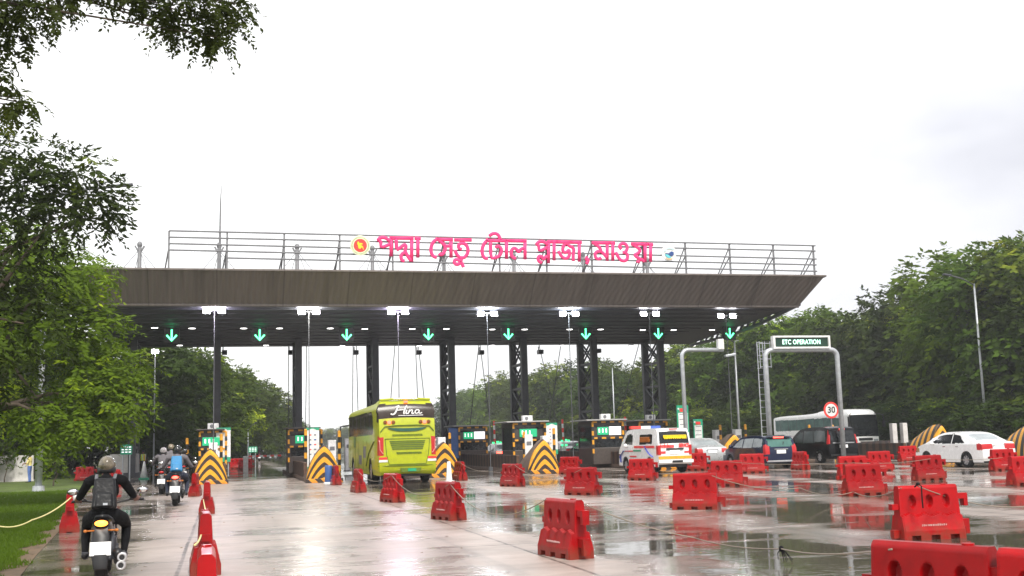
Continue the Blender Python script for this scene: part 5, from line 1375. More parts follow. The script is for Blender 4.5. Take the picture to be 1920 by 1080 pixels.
    mb.tube([(-1.05, -5.22, 3.43), (-0.5, -5.36, 3.455), (0.5, -5.36, 3.455), (1.05, -5.22, 3.43)], 0.045, 8); mb.build('rear_spoiler', M['lime'], r)
    # side: window dividers, mirror, roof pods, flank graphics
    for k in range(6):
        for s in (-1, 1): MB().box((s * 1.226, -3.2 + 1.6 * k, 2.5), (0.012, 0.05, 0.95)).build('window_divider', M['black'], r)
    MB().box((0, 0.5, 3.32), (1.5, 3.0, 0.20), top=(0.85, 0.9)).build('roof_unit', M['lime'], r, bevel=0.05)
    MB().tube([(-1.15, 5.55, 2.6), (-1.55, 5.9, 2.55), (-1.6, 5.9, 2.0)], 0.04, 8).box((-1.6, 5.9, 1.75), (0.2, 0.12, 0.55)).build('wing_mirror', M['black'], r)
    MB().tube([(-1.262, -4.9, 1.75), (-1.264, -4.0, 1.5), (-1.264, -3.2, 1.25), (-1.264, -2.2, 0.7)], 0.03, 6, 0, 0.2).build('flank_swoosh', M['lime_edge'], r)
    for y, z, l, h, k in ((0.0, 0.95, 1.0, 0.40, 1), (-1.6, 1.3, 0.8, 0.5, 1), (2.2, 1.75, 0.9, 0.5, 0)): MB().box((-1.255, y, z), (0.012, l, h)).build('flank_panel', M['rail'] if k else M['lime_edge'], r)
    for y in (-2.4, -1.1, 0.9, 2.0, 4.2): MB().box((-1.256, y, 1.15), (0.008, 0.02, 1.3)).build('hatch_seam', M['lime_edge'], r)
    return r
lime_bus()
# white coach facing the camera
def white_coach():
    r = thing('coach_bus', 'white coach with green tinted windows behind the speed limit sign', 'bus', (aty(1622, 800, 78).x, 84.4, 0), math.radians(180)); r.scale = (1, 1.14, 1)
    L, W = 11.2, 2.5
    prof = [(-5.5, .36), (-5.6, .6), (-5.6, 2.6), (-5.4, 3.0), (1.0, 3.05), (1.6, 3.28), (4.4, 3.32), (4.9, 3.22), (5.35, 2.98), (5.52, 2.4), (5.6, 1.2), (5.6, .5), (5.5, .36)]
    def hw(y, z):
        w = W / 2 * (1 - 0.09 * abs(2 * y / L) ** 12)
        if z > 2.8: w -= 0.15 * ((z - 2.8) / 0.5) ** 1.6
        return w
    zb = arches(0.36, [(-3.4, 0.48), (3.2, 0.48)], 0.58)
    def cls(x, y, z, reg):
        if reg == 'side':
            if -5.2 < y < 4.7 and 1.75 < z < 2.68: return 'sl' if x < 0 else 'sr'
            if y > 5.2 and 1.25 < z < 2.75: return 'fw'
        else:
            if y > 4.8 and 1.12 < z < 2.82: return 'fw'
        return None
    shell(r, prof, zb, hw, cls, {'body': ('body', M['car_white']), 'sl': ('side_window', M['glass_green']), 'sr': ('side_window', M['glass_green']), 'fw': ('windscreen', M['glass'])}, n=180, nr=36, nv=30)
    for x in (-1.08, 1.08):
        for y in (-3.4, 3.2): wheel(r, x, y, 0.5, 0.3, 10)
    underbody(r, 2.1, 10.4, 0.3, 1.0)
    for k in range(7):
        for s in (-1, 1): MB().box((s * 1.248, -4.4 + 1.3 * k, 2.21), (0.012, 0.06, 0.92)).build('window_divider', M['black'], r)
    for s in (-1, 1): MB().tube([(s * 1.05, 5.4, 2.95), (s * 1.45, 5.85, 2.8), (s * 1.5, 5.85, 2.3)], 0.04, 8).box((s * 1.5, 5.85, 2.1), (0.2, 0.1, 0.5)).build('wing_mirror', M['black'], r)
    mb = MB()
    for s in (-1, 1): mb.box((s * 0.9, 5.585, 0.85), (0.4, 0.04, 0.2))
    mb.build('headlight', M['glass_clear'], r, bevel=0.02)
    MB().box((0, 5.60, 0.95), (1.2, 0.03, 0.2)).build('front_grille', M['black'], r)
    mb = MB()
    for s in (-1, 1): mb.tube([(s * 0.1, 5.62, 1.2), (s * 0.75, 5.60, 1.42)], 0.015, 5)
    mb.build('wiper', M['black'], r)
    for s in (-1, 1): MB().box((s * 1.253, 0, 1.30), (0.01, 8.5, 0.10)).build('side_band', mat('pale_grey_band', (0.55, 0.5, 0.5), 0.4), r)
white_coach()

# ---------------------------------------------------------------- motorcycles and people
def limb(mb, pts, rs):
    mb.tube(pts, rs, 14)
    for p, r in zip(pts, rs): mb.ball(p, r, 12, 8)
def hand_mb(mb, wrist, grip, s):
    """palm and five fingers closed round a bar along x at grip"""
    w = Vector(wrist); g = Vector(grip); pl = g + Vector((0, -0.045, 0.025))
    limb(mb, [tuple(w), tuple(w.lerp(pl, 0.6)), tuple(pl)], [0.027, 0.030, 0.032])
    for i, (dx, ln) in enumerate(((-0.033, 0.9), (-0.011, 1.0), (0.011, 0.97), (0.033, 0.8))):
        b = pl + Vector((dx, 0.02, 0.008))
        mb.tube([tuple(b), tuple(g + Vector((dx, 0.02, 0.032))), tuple(g + Vector((dx, 0.034, 0.0))), tuple(g + Vector((dx, 0.014 , -0.028 * ln)))], [0.0125, 0.0115, 0.0105, 0.009], 8)
    t = pl + Vector((-s * 0.035, -0.005, -0.012))
    mb.tube([tuple(t), tuple(g + Vector((-s * 0.045, -0.02, -0.026))), tuple(g + Vector((-s * 0.03, 0.012, -0.030)))], [0.014, 0.012, 0.010], 8)
def color_body(me, rules, mats):
    for m in mats: me.materials.append(m)
    idx = []
    for p in me.polygons: idx.append(rules(p.center))
    me.polygons.foreach_set('material_index', idx)
def rider(label, loc, rz, top, trousers, helmet, pack=None, voxel=0.011, lean=0.0, vest=None, look=0.0, sleeves=True, sc=1.0):
    r = thing('person', label, 'person', loc, rz, None, sc)
    mb = MB(); hip = (0, -0.22, 0.86)
    mb.ball((0, -0.20, 0.88), (0.185, 0.15, 0.14)); mb.ball((0, -0.14, 1.02), (0.165, 0.125, 0.16)); mb.ball((0, -0.06, 1.20), (0.185, 0.125, 0.16)); mb.ball((0, -0.02, 1.32), (0.19, 0.115, 0.09))
    limb(mb, [(0, -0.18, 0.9), (0, -0.1, 1.1), (0, -0.03, 1.3)], [0.14, 0.14, 0.13])
    limb(mb, [(0, 0.0, 1.36), (0, 0.04, 1.46), (0, 0.07, 1.54)], [0.075, 0.058, 0.055])
    mb.ball((0, 0.09, 1.555), (0.078, 0.095, 0.105)); mb.ball((0, 0.185, 1.54), (0.016, 0.02, 0.022)); mb.ball((0, 0.14, 1.48), (0.045, 0.04, 0.03))
    for s in (-1, 1):
        limb(mb, [(s * 0.17, -0.01, 1.355), (s * 0.235, 0.0, 1.33), (s * 0.36, 0.16, 1.12)], [0.078, 0.072, 0.054])
        limb(mb, [(s * 0.36, 0.16, 1.12), (s * 0.40, 0.30, 1.07), (s * 0.41, 0.44, 1.06)], [0.052, 0.043, 0.030])
        hand_mb(mb, (s * 0.41, 0.44, 1.06), (s * 0.415, 0.56, 1.045), s)
        limb(mb, [(s * 0.11, -0.20, 0.86), (s * 0.22, 0.05, 0.80), (s * 0.27, 0.30, 0.70)], [0.115, 0.098, 0.070])
        limb(mb, [(s * 0.27, 0.30, 0.70), (s * 0.27, 0.15, 0.52), (s * 0.26, -0.02, 0.36)], [0.070, 0.062, 0.045])
        limb(mb, [(s * 0.26, -0.06, 0.31), (s * 0.265, 0.06, 0.29), (s * 0.27, 0.18, 0.285)], [0.050, 0.046, 0.036])
    me = remesh(mb, voxel); me.name = 'person_body'
    def rule(c):
        if c.z < 0.34: return 3
        if c.z < 0.92 and not (abs(c.x) > 0.3 and c.z > 0.9): return 1
        if c.z > 1.42 and c.y > -0.02: return 2
        if c.y > (0.42 if sleeves else 0.17) and abs(c.x) > 0.33 and c.z > 0.95: return 2
        return 0
    color_body(me, rule, [top, trousers, M['skin'], M['leather']])
    o = bpy.data.objects.new('body', me); COL.objects.link(o); o.parent = r
    if helmet:
        hm = MB().ball((0, 0.085, 1.560), (0.122, 0.148, 0.135), 24, 16); hm.build('helmet', helmet, r, True)
        MB().lathe([(0.116, -0.09), (0.127, -0.06), (0.128, -0.01), (0.118, -0.005)], c=(0, 0.085, 1.535), n=24).build('helmet_rim', M['black'], r, True)
        MB().ball((0, 0.115, 1.565), (0.122, 0.142, 0.07), 20, 10).build('visor', M['glass'], r, True)
    else:
        MB().ball((0, 0.07, 1.60), (0.088, 0.10, 0.085), 16, 10).build('hair', M['hair'], r, True)
    if pack:
        pk = MB().box((0, -0.27, 1.16), (0.34, 0.20, 0.44), top=(0.8, 0.75), rx=-0.22).box((0, -0.385, 1.08), (0.25, 0.09, 0.22), top=(0.9, 0.7), rx=-0.22)
        po = pk.build('backpack', pack, r, auto=60, bevel=0.045)
        for s in (-1, 1): MB().tube([(s * 0.12, -0.20, 1.37), (s * 0.125, -0.02, 1.43), (s * 0.14, 0.11, 1.34), (s * 0.15, 0.12, 1.15)], 0.024, 8, 0, 0.4).build('strap', M['rail'], po)
        MB().box((0.02, -0.44, 1.03), (0.06, 0.012, 0.03), rx=-0.22).build('tag', M['galv'], po)
    return r
def motorcycle(label, loc, rz, paint, tail, plate=True, ringed=False, sc=1.0, scoot=False, tail2=None):
    r = thing('motorcycle', label, 'motorcycle', loc, rz, None, sc)
    def wh(y, w, name):
        R = 0.305
        o = MB().lathe([(R - 0.10, -w / 2 * .8), (R - 0.04, -w / 2), (R - 0.008, -w * 0.30), (R, 0), (R - 0.008, w * 0.30), (R - 0.04, w / 2), (R - 0.10, w / 2 * .8)], axis='x', n=30, caps=False).build(name, M['rubber'], r, True, loc=(0, y, R))
        d = MB().lathe([(0.205, -0.03), (0.215, 0.0), (0.205, 0.03), (0.19, 0.0)], axis='x', n=28)
        for k in range(6):
            a = math.pi * k / 3; d.box((0, 0.11 * math.cos(a), 0.11 * math.sin(a)), (0.03, 0.19, 0.03), rx=a)
        d.cyl((-0.08, 0, 0), (0.08, 0, 0), 0.04, n=12); d.build('rim', M['steel_dark'], o, auto=40)
    wh(-0.66, 0.15, 'rear_wheel'); wh(0.68, 0.11, 'front_wheel')
    f = MB()
    for s in (-1, 1):
        f.tube([(s * 0.10, -0.66, 0.305), (s * 0.09, -0.1, 0.36)], 0.028, 8)
        f.tube([(s * 0.11, 0.68, 0.305), (s * 0.10, 0.46, 0.95)], 0.026, 10)
        f.tube([(s * 0.13, -0.60, 0.38), (s * 0.11, -0.38, 0.70)], 0.034, 10)
        f.tube([(s * 0.08, -0.55, 0.74), (s * 0.10, 0.0, 0.66), (s * 0.05, 0.42, 0.90)], 0.022, 8)
        f.tube([(s * 0.12, 0.02, 0.30), (s * 0.30, 0.02, 0.285)], 0.016, 8)
        f.tube([(s * 0.12, -0.30, 0.36), (s * 0.28, -0.34, 0.37)], 0.014, 8)
    f.build('frame', M['steel_dark'], r, True)
    e = MB().box((0, 0.06, 0.40), (0.30, 0.36, 0.30)).cyl((0, 0.18, 0.45), (0, 0.24, 0.66), 0.09, n=14)
    for k in range(5): e.box((0, 0.20 + 0.01 * k, 0.50 + 0.035 * k), (0.22, 0.22, 0.012))
    e.cyl((-0.18, 0.04, 0.36), (0.18, 0.04, 0.36), 0.10, n=16); e.build('engine', M['steel_dark'], r, bevel=0.015)
    t = MB().ball((0, 0.20, 0.86), (0.15, 0.27, 0.13), 20, 12); t.box((0, 0.02, 0.72), (0.26, 0.3, 0.16), top=(0.8, 0.9)); t.build('fuel_tank', paint, r, True)
    MB().loft([[(x * w, y, z + zz * h) for x, zz in ((-1, 0), (-0.85, 0.8), (0, 1), (0.85, 0.8), (1, 0), (0, -0.3))] for y, z, w, h in ((-0.72, 0.86, 0.09, 0.05), (-0.5, 0.80, 0.13, 0.07), (-0.2, 0.76, 0.15, 0.07), (0.02, 0.78, 0.11, 0.06))]).build('seat', M['leather'], r, True)
    tm = MB().loft([[(x * w, y, z + zz * h) for x, zz in ((-1, -0.2), (-0.9, 0.7), (0, 0.9), (0.9, 0.7), (1, -0.2), (0.6, -1), (-0.6, -1))] for y, z, w, h in ((-0.86, 0.80, 0.10, 0.055), (-0.7, 0.77, 0.13, 0.08), (-0.4, 0.68, 0.15, 0.10), (-0.1, 0.62, 0.14, 0.12))])
    tm.build('tail_fairing', paint, r, auto=50)
    lamp = MB().ball((0, -0.875, 0.795), (0.085, 0.035, 0.042), 16, 8).build('tail_light', tail, r, True)
    if tail2:
        MB().ball((0, -0.86, 0.55), (0.06, 0.025, 0.022), 12, 8).build('plate_light', tail2, r, True)
    mg = MB().loft([[(-w, y, z), (-w * .8, y - 0.015, z + 0.01), (w * .8, y - 0.015, z + 0.01), (w, y, z), (w, y + 0.02, z - 0.01), (-w, y + 0.02, z - 0.01)] for y, z, w in ((-0.80, 0.76, 0.10), (-0.88, 0.62, 0.11), (-0.93, 0.44, 0.10), (-0.97, 0.28, 0.095), (-0.975, 0.20, 0.08))])
    mg.build('mudguard', M['black'], r, auto=40)
    if plate: MB().box((0, -0.945, 0.465), (0.27, 0.012, 0.18), rx=-0.12).build('number_plate', M['plate'], r, bevel=0.004)
    for s in (-1, 1):
        MB().tube([(s * 0.08, -0.84, 0.70), (s * 0.18, -0.86, 0.70)], 0.010, 6).ball((s * 0.20, -0.87, 0.70), (0.026, 0.02, 0.02), 12, 8).build('indicator', M['amber'], r, True)
    ex = MB().tube([(0.12, 0.22, 0.30), (0.16, 0.0, 0.20), (0.19, -0.30, 0.27), (0.205, -0.5, 0.33)], 0.035, 10).tube([(0.205, -0.45, 0.31), (0.215, -0.88, 0.40)], [0.058, 0.066], 16)
    xo = ex.build('exhaust', M['black'], r, True)
    if ringed:
        for k, (x, z) in enumerate(((0.275, 0.34), (0.262, 0.235))):
            MB().lathe([(0.028, -0.03), (0.040, -0.045), (0.058, -0.045), (0.066, -0.02), (0.066, 0.03), (0.028, 0.03)], c=(x, -0.90, z), axis='y', n=22, caps=False).build('exhaust_tip', M['rim'], xo, True)
            MB().lathe([(0.034, -0.05), (0.034, -0.047)], c=(x, -0.90, z), axis='y', n=18).build('exhaust_bore', M['black'], xo)
        MB().tube([(0.275, -0.90, 0.34), (0.26, -0.45, 0.33)], 0.055, 14).tube([(0.262, -0.90, 0.235), (0.24, -0.45, 0.28)], 0.055, 14).build('silencer', M['black'], xo, True)
    h = MB().tube([(-0.50, 0.52, 1.04), (-0.32, 0.56, 1.045), (-0.1, 0.50, 1.0), (0.1, 0.50, 1.0), (0.32, 0.56, 1.045), (0.50, 0.52, 1.04)], 0.014, 8)
    for s in (-1, 1):
        h.tube([(s * 0.36, 0.56, 1.04), (s * 0.50, 0.53, 1.04)], 0.019, 10); h.tube([(s * 0.33, 0.62, 1.035), (s * 0.52, 0.62, 1.02)], 0.007, 6)
    h.build('handlebar', M['black'], r, True)
    for s in (-1, 1):
        m_ = MB().tube([(s * 0.30, 0.54, 1.05), (s * 0.42, 0.50, 1.15)], 0.008, 6).ball((s * 0.48, 0.50, 1.18), (0.085, 0.022, 0.05), 16, 10)
        mo = m_.build('mirror', M['black'], r, True)
        MB().ball((s * 0.48, 0.484, 1.18), (0.072, 0.012, 0.04), 14, 8).build('mirror_glass', M['chrome'], mo, True)
    MB().ball((0, 0.60, 0.93), (0.10, 0.09, 0.10), 16, 10).build('headlight', M['black'], r, True)
    MB().loft([[(x * 0.075, 0.68 + (0.335) * math.sin(a) , 0.305 + 0.335 * math.cos(a) ) for x in (-1, 1)] for a in [-0.9 + 0.18 * i for i in range(11)]], caps=False, closed=False).build('front_mudguard', paint, r, True)
    return r
helm_pat = mat('patterned_helmet', (0.16, 0.13, 0.085), 0.12, var=0.6, scale=11, dirt=(0.010, 0.010, 0.010), coat=0.6)
helm_black = mat('black_helmet', (0.012, 0.012, 0.013), 0.12, coat=0.6)
helm_grey = mat('grey_helmet', (0.35, 0.33, 0.34), 0.25, var=0.4, scale=7, dirt=(0.08, 0.07, 0.07))
red_bike = mat('dark_red_bike_paint', (0.28, 0.008, 0.01), 0.2, coat=0.6)
b1 = at(184, 1094)
motorcycle('black motorcycle with lit amber tail lamp, white plate and twin white exhaust rings', (b1.x, b1.y + 0.75, 0), math.radians(2), M['car_black'], M['tail_amber'], ringed=True, tail2=M['tail_amber'], sc=0.94)
rider('person in black with black backpack and patterned helmet riding the near motorcycle', (b1.x, b1.y + 0.75, 0), math.radians(2), M['cloth_black'], M['cloth_black'], helm_pat, M['leather'], voxel=0.0085, sleeves=False, sc=0.94)
Q = [(329, 949, 'red tailed motorcycle with lit lamp and white plate second in the lane', 'person in grey and bright blue rain jacket on the red tailed motorcycle', red_bike, M['tail_on'], M['cloth_grey'], M['cloth_navy'], helm_black, M['cloth_blue'], 1.05),
     (303, 927, 'dark motorcycle left of the blue jacketed rider', 'person in grey jacket and grey helmet left of the blue jacketed rider', M['car_black'], M['tail'], M['cloth_grey'], M['cloth_black'], helm_grey, None, 1.03),
     (318, 917, 'dark motorcycle just ahead of the blue jacketed rider', 'person with pale helmet just ahead of the blue jacketed rider', M['car_black'], M['tail'], M['cloth_grey'], M['cloth_black'], helm_pat, None, 1.12),
     (345, 905, 'far dark motorcycle partly behind the leftmost chevron', 'person in black partly behind the leftmost chevron', M['car_black'], M['tail'], M['cloth_black'], M['cloth_black'], helm_black, None, 1.0),
     (302, 899, 'far motorcycle at the head of the queue on its left side', 'person at the head of the motorcycle queue in dark clothes', M['car_black'], M['tail'], M['cloth_navy'], M['cloth_black'], helm_black, None, 1.0)]
for px, py, lm, lp, pa, ta, tp, tr, he, pk, sc in Q:
    p = at(px, py); motorcycle(lm, (p.x, p.y + 0.8, 0), math.radians(-1), pa, ta, sc=sc); rider(lp, (p.x, p.y + 0.8, 0), math.radians(-1), tp, tr, he, pk, voxel=0.016, sc=sc)
p = aty(486, 853, 135)
motorcycle('tiny far motorcycle riding away beyond the open lane', (p.x, 135, 0), 0, M['car_black'], M['tail']); rider('tiny far rider beyond the open lane under the lowered arm', (p.x, 135, 0), 0, M['cloth_black'], M['cloth_black'], helm_black, None, 0.02)

def stander(label, loc, rz, top, trousers, arms=((0.03, 0.0), (0.03, 0.0)), voxel=0.016, h=1.68, vest=None, cap=None):
    r = thing('person', label, 'person', loc, rz, None, h / 1.72); mb = MB()
    mb.ball((0, 0, 0.95), (0.17, 0.12, 0.13)); mb.ball((0, 0, 1.10), (0.15, 0.105, 0.15)); mb.ball((0, 0.0, 1.28), (0.18, 0.115, 0.16)); mb.ball((0, 0, 1.39), (0.18, 0.09, 0.07))
    limb(mb, [(0, 0, 1.40), (0, 0.01, 1.50), (0, 0.02, 1.57)], [0.07, 0.055, 0.052]); mb.ball((0, 0.02, 1.61), (0.074, 0.092, 0.105)); mb.ball((0, 0.112, 1.595), (0.015, 0.018, 0.02))
    for s in (-1, 1):
        mb.ball((s * 0.076, 0.01, 1.60), (0.012, 0.02, 0.03))
        bend, fwd = arms[0 if s < 0 else 1]
        el = (s * (0.24 + bend), -0.03 + fwd * 0.3, 1.12); wr_ = (s * (0.235 - bend * 0.6), 0.05 + fwd, 0.90 + fwd * 0.8)
        limb(mb, [(s * 0.17, 0, 1.40), (s * 0.215, 0, 1.34), el], [0.068, 0.062, 0.048]); limb(mb, [el, wr_], [0.045, 0.028])
        w = Vector(wr_); dv = Vector((0, 0.15 + fwd, -1 + fwd * 1.2)).normalized(); limb(mb, [wr_, tuple(w + dv * 0.07)], [0.028, 0.032])
        for k, ln in enumerate((0.065, 0.075, 0.072, 0.058)):
            b = w + dv * 0.08 + Vector((0, -0.027 + 0.018 * k, 0)); mb.tube([tuple(b), tuple(b + dv * ln * 0.6), tuple(b + dv * ln + Vector((-s * 0.012, 0.006, 0)))], [0.011, 0.010, 0.008], 6)
        b = w + dv * 0.03; mb.tube([tuple(b), tuple(b + Vector((-s * 0.01, 0.04, -0.03))), tuple(b + Vector((-s * 0.012, 0.045, -0.06)))], [0.013, 0.012, 0.009], 6)
        limb(mb, [(s * 0.09, 0, 0.92), (s * 0.10, 0.01, 0.70), (s * 0.105, 0.015, 0.49)], [0.10, 0.085, 0.06]); limb(mb, [(s * 0.105, 0.015, 0.49), (s * 0.108, -0.01, 0.30), (s * 0.11, -0.02, 0.09)], [0.058, 0.055, 0.04])
        limb(mb, [(s * 0.11, -0.03, 0.05), (s * 0.115, 0.07, 0.04), (s * 0.12, 0.16, 0.035)], [0.05, 0.042, 0.032])
    me = remesh(mb, voxel); me.name = 'person_body'
    def rule(c):
        if c.z < 0.08: return 3
        if c.z > 1.46: return 2
        if abs(c.x) > 0.2 and c.z < 1.12 + (0.1 if c.y > 0.1 else 0): return 2
        return 1 if c.z < 0.98 else 0
    color_body(me, rule, [top, trousers, M['skin'], M['leather']])
    o = bpy.data.objects.new('body', me); COL.objects.link(o); o.parent = r
    MB().ball((0, 0.005, 1.645), (0.082, 0.095, 0.085), 16, 10).build('cap' if cap else 'hair', cap or M['hair'], r, True)
    if vest:
        v = MB().loft([[(0.192 * k * math.cos(a), 0.132 * k * math.sin(a), z) for a in [2 * math.pi * i / 20 for i in range(20)]] for z, k in ((1.0, 0.92), (1.12, 0.92), (1.28, 1.06), (1.40, 1.04), (1.44, 0.75))], caps=False)
        vo = v.build('vest', vest, r, True)
        b = MB()
        for s in (-1, 1): b.box((s * 0.09, -0.145, 1.22), (0.05, 0.02, 0.40), 0)
        b.box((0.05, -0.15, 1.2), (0.05, 0.02, 0.42), 1); b.build('reflective_band', [M['white'], M['hivis_o']], vo)
    return r
p = at(268, 891); stander('person in a yellow hi vis vest standing behind the white traffic cone', p, math.radians(20), M['cloth_navy'], M['cloth_black'], vest=M['hivis'], cap=M['cloth_navy'], h=1.66)
p = at(258, 888); stander('person in dark clothes left of the guard with the vest', p, math.radians(200), M['cloth_black'], M['cloth_black'])
p = at(55, 905); stander('person in pale yellow shirt and blue jeans under the trees at left', p, math.radians(80), M['cloth_yellow'], M['denim'], arms=((0.06, 0.25), (0.06, 0.2)))
p = at(186, 888); stander('person in navy clothes in the shade behind the near rider helmet', p, math.radians(150), M['cloth_navy'], M['cloth_navy'])
p = at(172, 886); stander('person in black in the shade left of the navy clothed person', p, math.radians(130), M['cloth_black'], M['cloth_black'], h=1.62)
p = at(198, 884); stander('person in pale grey top in the shade right of the navy clothed person', p, math.radians(170), M['cloth_grey'], M['cloth_black'], h=1.62)

# ---------------------------------------------------------------- trees
def crown_np(seed, lobes, twigs, leaves, leaf, tw_len, droop=0.35, pinnate=False, wid=0.42, cup=0.2):
    """lobes: list of (centre, radii). Each lobe carries twigs on and inside its volume; each twig a spray of leaves."""
    g = np.random.default_rng(seed); vs = []; tints = []
    for c, rr in lobes:
        c = np.array(c, float); rr = np.array(rr, float); n = int(twigs * (rr[0] * rr[2]) / 1.5) + 8
        d = g.normal(size=(n, 3)); d /= np.linalg.norm(d, axis=1)[:, None]
        rad = g.uniform(0.25, 1.0, n) ** 0.45
        o = c + d * rr * rad[:, None]
        ax = d * [1, 1, 0.55] + g.normal(0, 0.45, (n, 3)); ax[:, 2] -= droop * 0.4; ax /= np.linalg.norm(ax, axis=1)[:, None]
        L = tw_len * g.uniform(0.6, 1.3, n)
        tt = (np.arange(leaves) + 0.5) / leaves
        up = np.array([0, 0, 1.0]); side = np.cross(ax, up); side /= np.linalg.norm(side, axis=1)[:, None] + 1e-6
        P = o[:, None, :] + ax[:, None, :] * (L[:, None, None] * tt[None, :, None]); P[:, :, 2] -= droop * L[:, None] * tt[None, :] ** 2
        sg = np.where(np.arange(leaves) % 2 == 0, 1.0, -1.0)
        ld = ax[:, None, :] * (0.55 if not pinnate else 0.35) + side[:, None, :] * sg[None, :, None] * (0.8 if not pinnate else 0.95) + g.normal(0, 0.28, (n, leaves, 3))
        ld[:, :, 2] -= droop * 0.7
        ld /= np.linalg.norm(ld, axis=2)[:, :, None]
        nrm = np.cross(ld, g.normal(0, 0.35, (n, leaves, 3)) + up * 0.55 + d[:, None, :] * 0.95); 
        wv = nrm / (np.linalg.norm(nrm, axis=2)[:, :, None] + 1e-6)
        sz = leaf * g.uniform(0.7, 1.3, (n, leaves, 1)); w = sz * wid * 0.5
        a = P; b = P + ld * sz * 0.45 + wv * w; e = P + ld * sz; f = P + ld * sz * 0.45 - wv * w
        q = np.stack([a, b, e, f], 2).reshape(-1, 4, 3); vs.append(q)
        lt = g.normal(0, 0.20); t = np.repeat(g.normal(0, 0.12, n), leaves) + lt + (np.repeat(rad, leaves) - 0.8) * 0.0
        tints.append(np.repeat(t, 4))
    v = np.concatenate(vs).reshape(-1, 3); return v, np.concatenate(tints)
def lobes_for(seed, n, R, H0, H1, lobe, flat=0.7, bias=0.0):
    g = random.Random(seed); out = []
    for i in range(n):
        t = (i + 0.5) / n; z = H0 + (H1 - H0) * t
        env = R * (math.sin(math.pi * min(1, max(0.06, 0.12 + 0.80 * t))) ** 0.6)
        a = i * 2.399 + g.uniform(-0.5, 0.5); rad = env * math.sqrt(g.uniform(0.15, 1.0))
        s = lobe * g.uniform(0.65, 1.35)
        out.append(((rad * math.cos(a) + bias * t, rad * math.sin(a), z + g.uniform(-0.4, 0.4)), (s, s, s * flat)))
    return out
def trunk_mb(seed, H, r, lobes, nl=6):
    g = random.Random(seed); mb = MB()
    top = (g.uniform(-.3, .3), g.uniform(-.3, .3), H)
    mid = (g.uniform(-.25, .25), g.uniform(-.25, .25), H * 0.5)
    mb.tube([(0, 0, -0.05), (0, 0, 0.25), mid, top], [r * 1.5, r * 1.05, r * 0.85, r * 0.5], 10)
    for i, (c, rr) in enumerate(sorted(lobes, key=lambda q: g.random())[:nl]):
        t = g.uniform(0.45, 1.0); p0 = [mid[k] + (top[k] - mid[k]) * (t - 0.45) / 0.55 for k in range(3)] if t > 0.45 else mid
        m2 = [(p0[k] + c[k]) / 2 + (0.3 if k == 2 else g.uniform(-.3, .3)) for k in range(3)]
        mb.tube([tuple(p0), tuple(m2), tuple(c)], [r * 0.5, r * 0.3, r * 0.1], 7)
    return mb
def tree_proto(seed, name, label, lobes, tw, lv, leaf, twl, m, H, r, droop=0.35, pinnate=False, loc=(0, 0, 0), group=None, nl=7, wid=0.42):
    root = thing(name, label, 'tree', loc, 0, group)
    trunk_mb(seed, H, r, lobes, nl).build('trunk', M['bark'], root, True)
    v, t = crown_np(seed, lobes, tw, lv, leaf, twl, droop, pinnate, wid)
    o = bpy.data.objects.new('crown', np_mesh('crown', v, 4, m, t)); COL.objects.link(o); o.parent = root
    return root
def place(proto, x, y, rz, sc, label, first=[None]):
    q = copy_tree(proto); q.location = (x, y, -0.03); q.rotation_euler = (0, 0, rz); q.scale = (sc[0], sc[0], sc[1]); q['label'] = label; return q
def wipe(o):
    for ch in list(o.children): wipe(ch)
    bpy.data.objects.remove(o)
# --- prototypes, seen only through their copies
protos = []
for k, (n, R, H0, H1, lb, m) in enumerate([(20, 4.6, 2.4, 11.2, 2.0, 'leaf_mid'), (22, 5.0, 2.0, 10.6, 2.1, 'leaf_dark'), (18, 4.2, 3.0, 12.2, 1.9, 'leaf_light'), (21, 5.2, 1.8, 10.2, 2.0, 'leaf_dark'), (19, 4.6, 2.2, 11.4, 1.9, 'leaf_mid')]):
    protos.append(tree_proto(100 + k, 'broadleaf_tree', 'x', lobes_for(100 + k, int(n * 0.8), R, H0, H1, lb * 1.0), 60, 10, 0.42, 1.0, M[m], 7.5, 0.24, 0.35, group='trees behind the toll plaza', wid=0.5))
rt = random.Random(77)
seen = 0
kinds = ['mid green', 'dark green', 'pale fresh green', 'broad dark green', 'loose mid green']
def put(px, Y, ptop, kind, desc, wk=1.0):
    p = aty(px, ptop, Y); base = (11.9, 11.3, 12.9, 10.9, 12.1)[kind]; s = p.z / base
    place(protos[kind], p.x, Y, rt.uniform(0, 6.28), (s * wk, s), kinds[kind] + ' tree ' + desc)
# right bank, front row from near to far
R1 = [(1985, 66, 470, 1), (1900, 71, 455, 0), (1842, 78, 462, 2), (1772, 84, 545, 4), (1700, 90, 556, 1), (1640, 96, 596, 3), (1590, 103, 590, 0), (1530, 110, 588, 2), (1478, 112, 592, 4), (1425, 118, 628, 1), (1375, 124, 638, 0),
      (1330, 131, 650, 4), (1285, 138, 655, 1), (1240, 146, 672, 2), (1196, 154, 700, 3), (1150, 160, 684, 0), (1110, 168, 690, 4), (1068, 176, 690, 1), (1030, 186, 698, 2), (990, 198, 706, 0), (955, 212, 705, 4), (922, 228, 714, 2), (890, 246, 735, 0), (862, 266, 742, 1)]
names = ['outermost at the right picture edge', 'second from the right picture edge', 'tall, behind the right street lamp', 'left of the right street lamp', 'above the white sedan', 'above the pair of white slabs', 'right of the lane gantry', 'behind the green lettered board',
         'behind the left gantry post', 'left of the lane gantry', 'behind the thin street lamp', 'behind the bent camera pole', 'right of the last lattice column', 'just behind the last lattice column', 'between the last two lattice columns, right', 'between the last two lattice columns, left',
         'right of the second last lattice column', 'left of the second last lattice column', 'midway between middle lattice columns', 'right of the fifth column', 'behind the fifth column', 'left of the fifth column', 'right of the fourth column', 'far, behind the fourth column']
for (px, Y, pt_, k), nm in zip(R1, names): put(px, Y, pt_, k, nm, 1.05)
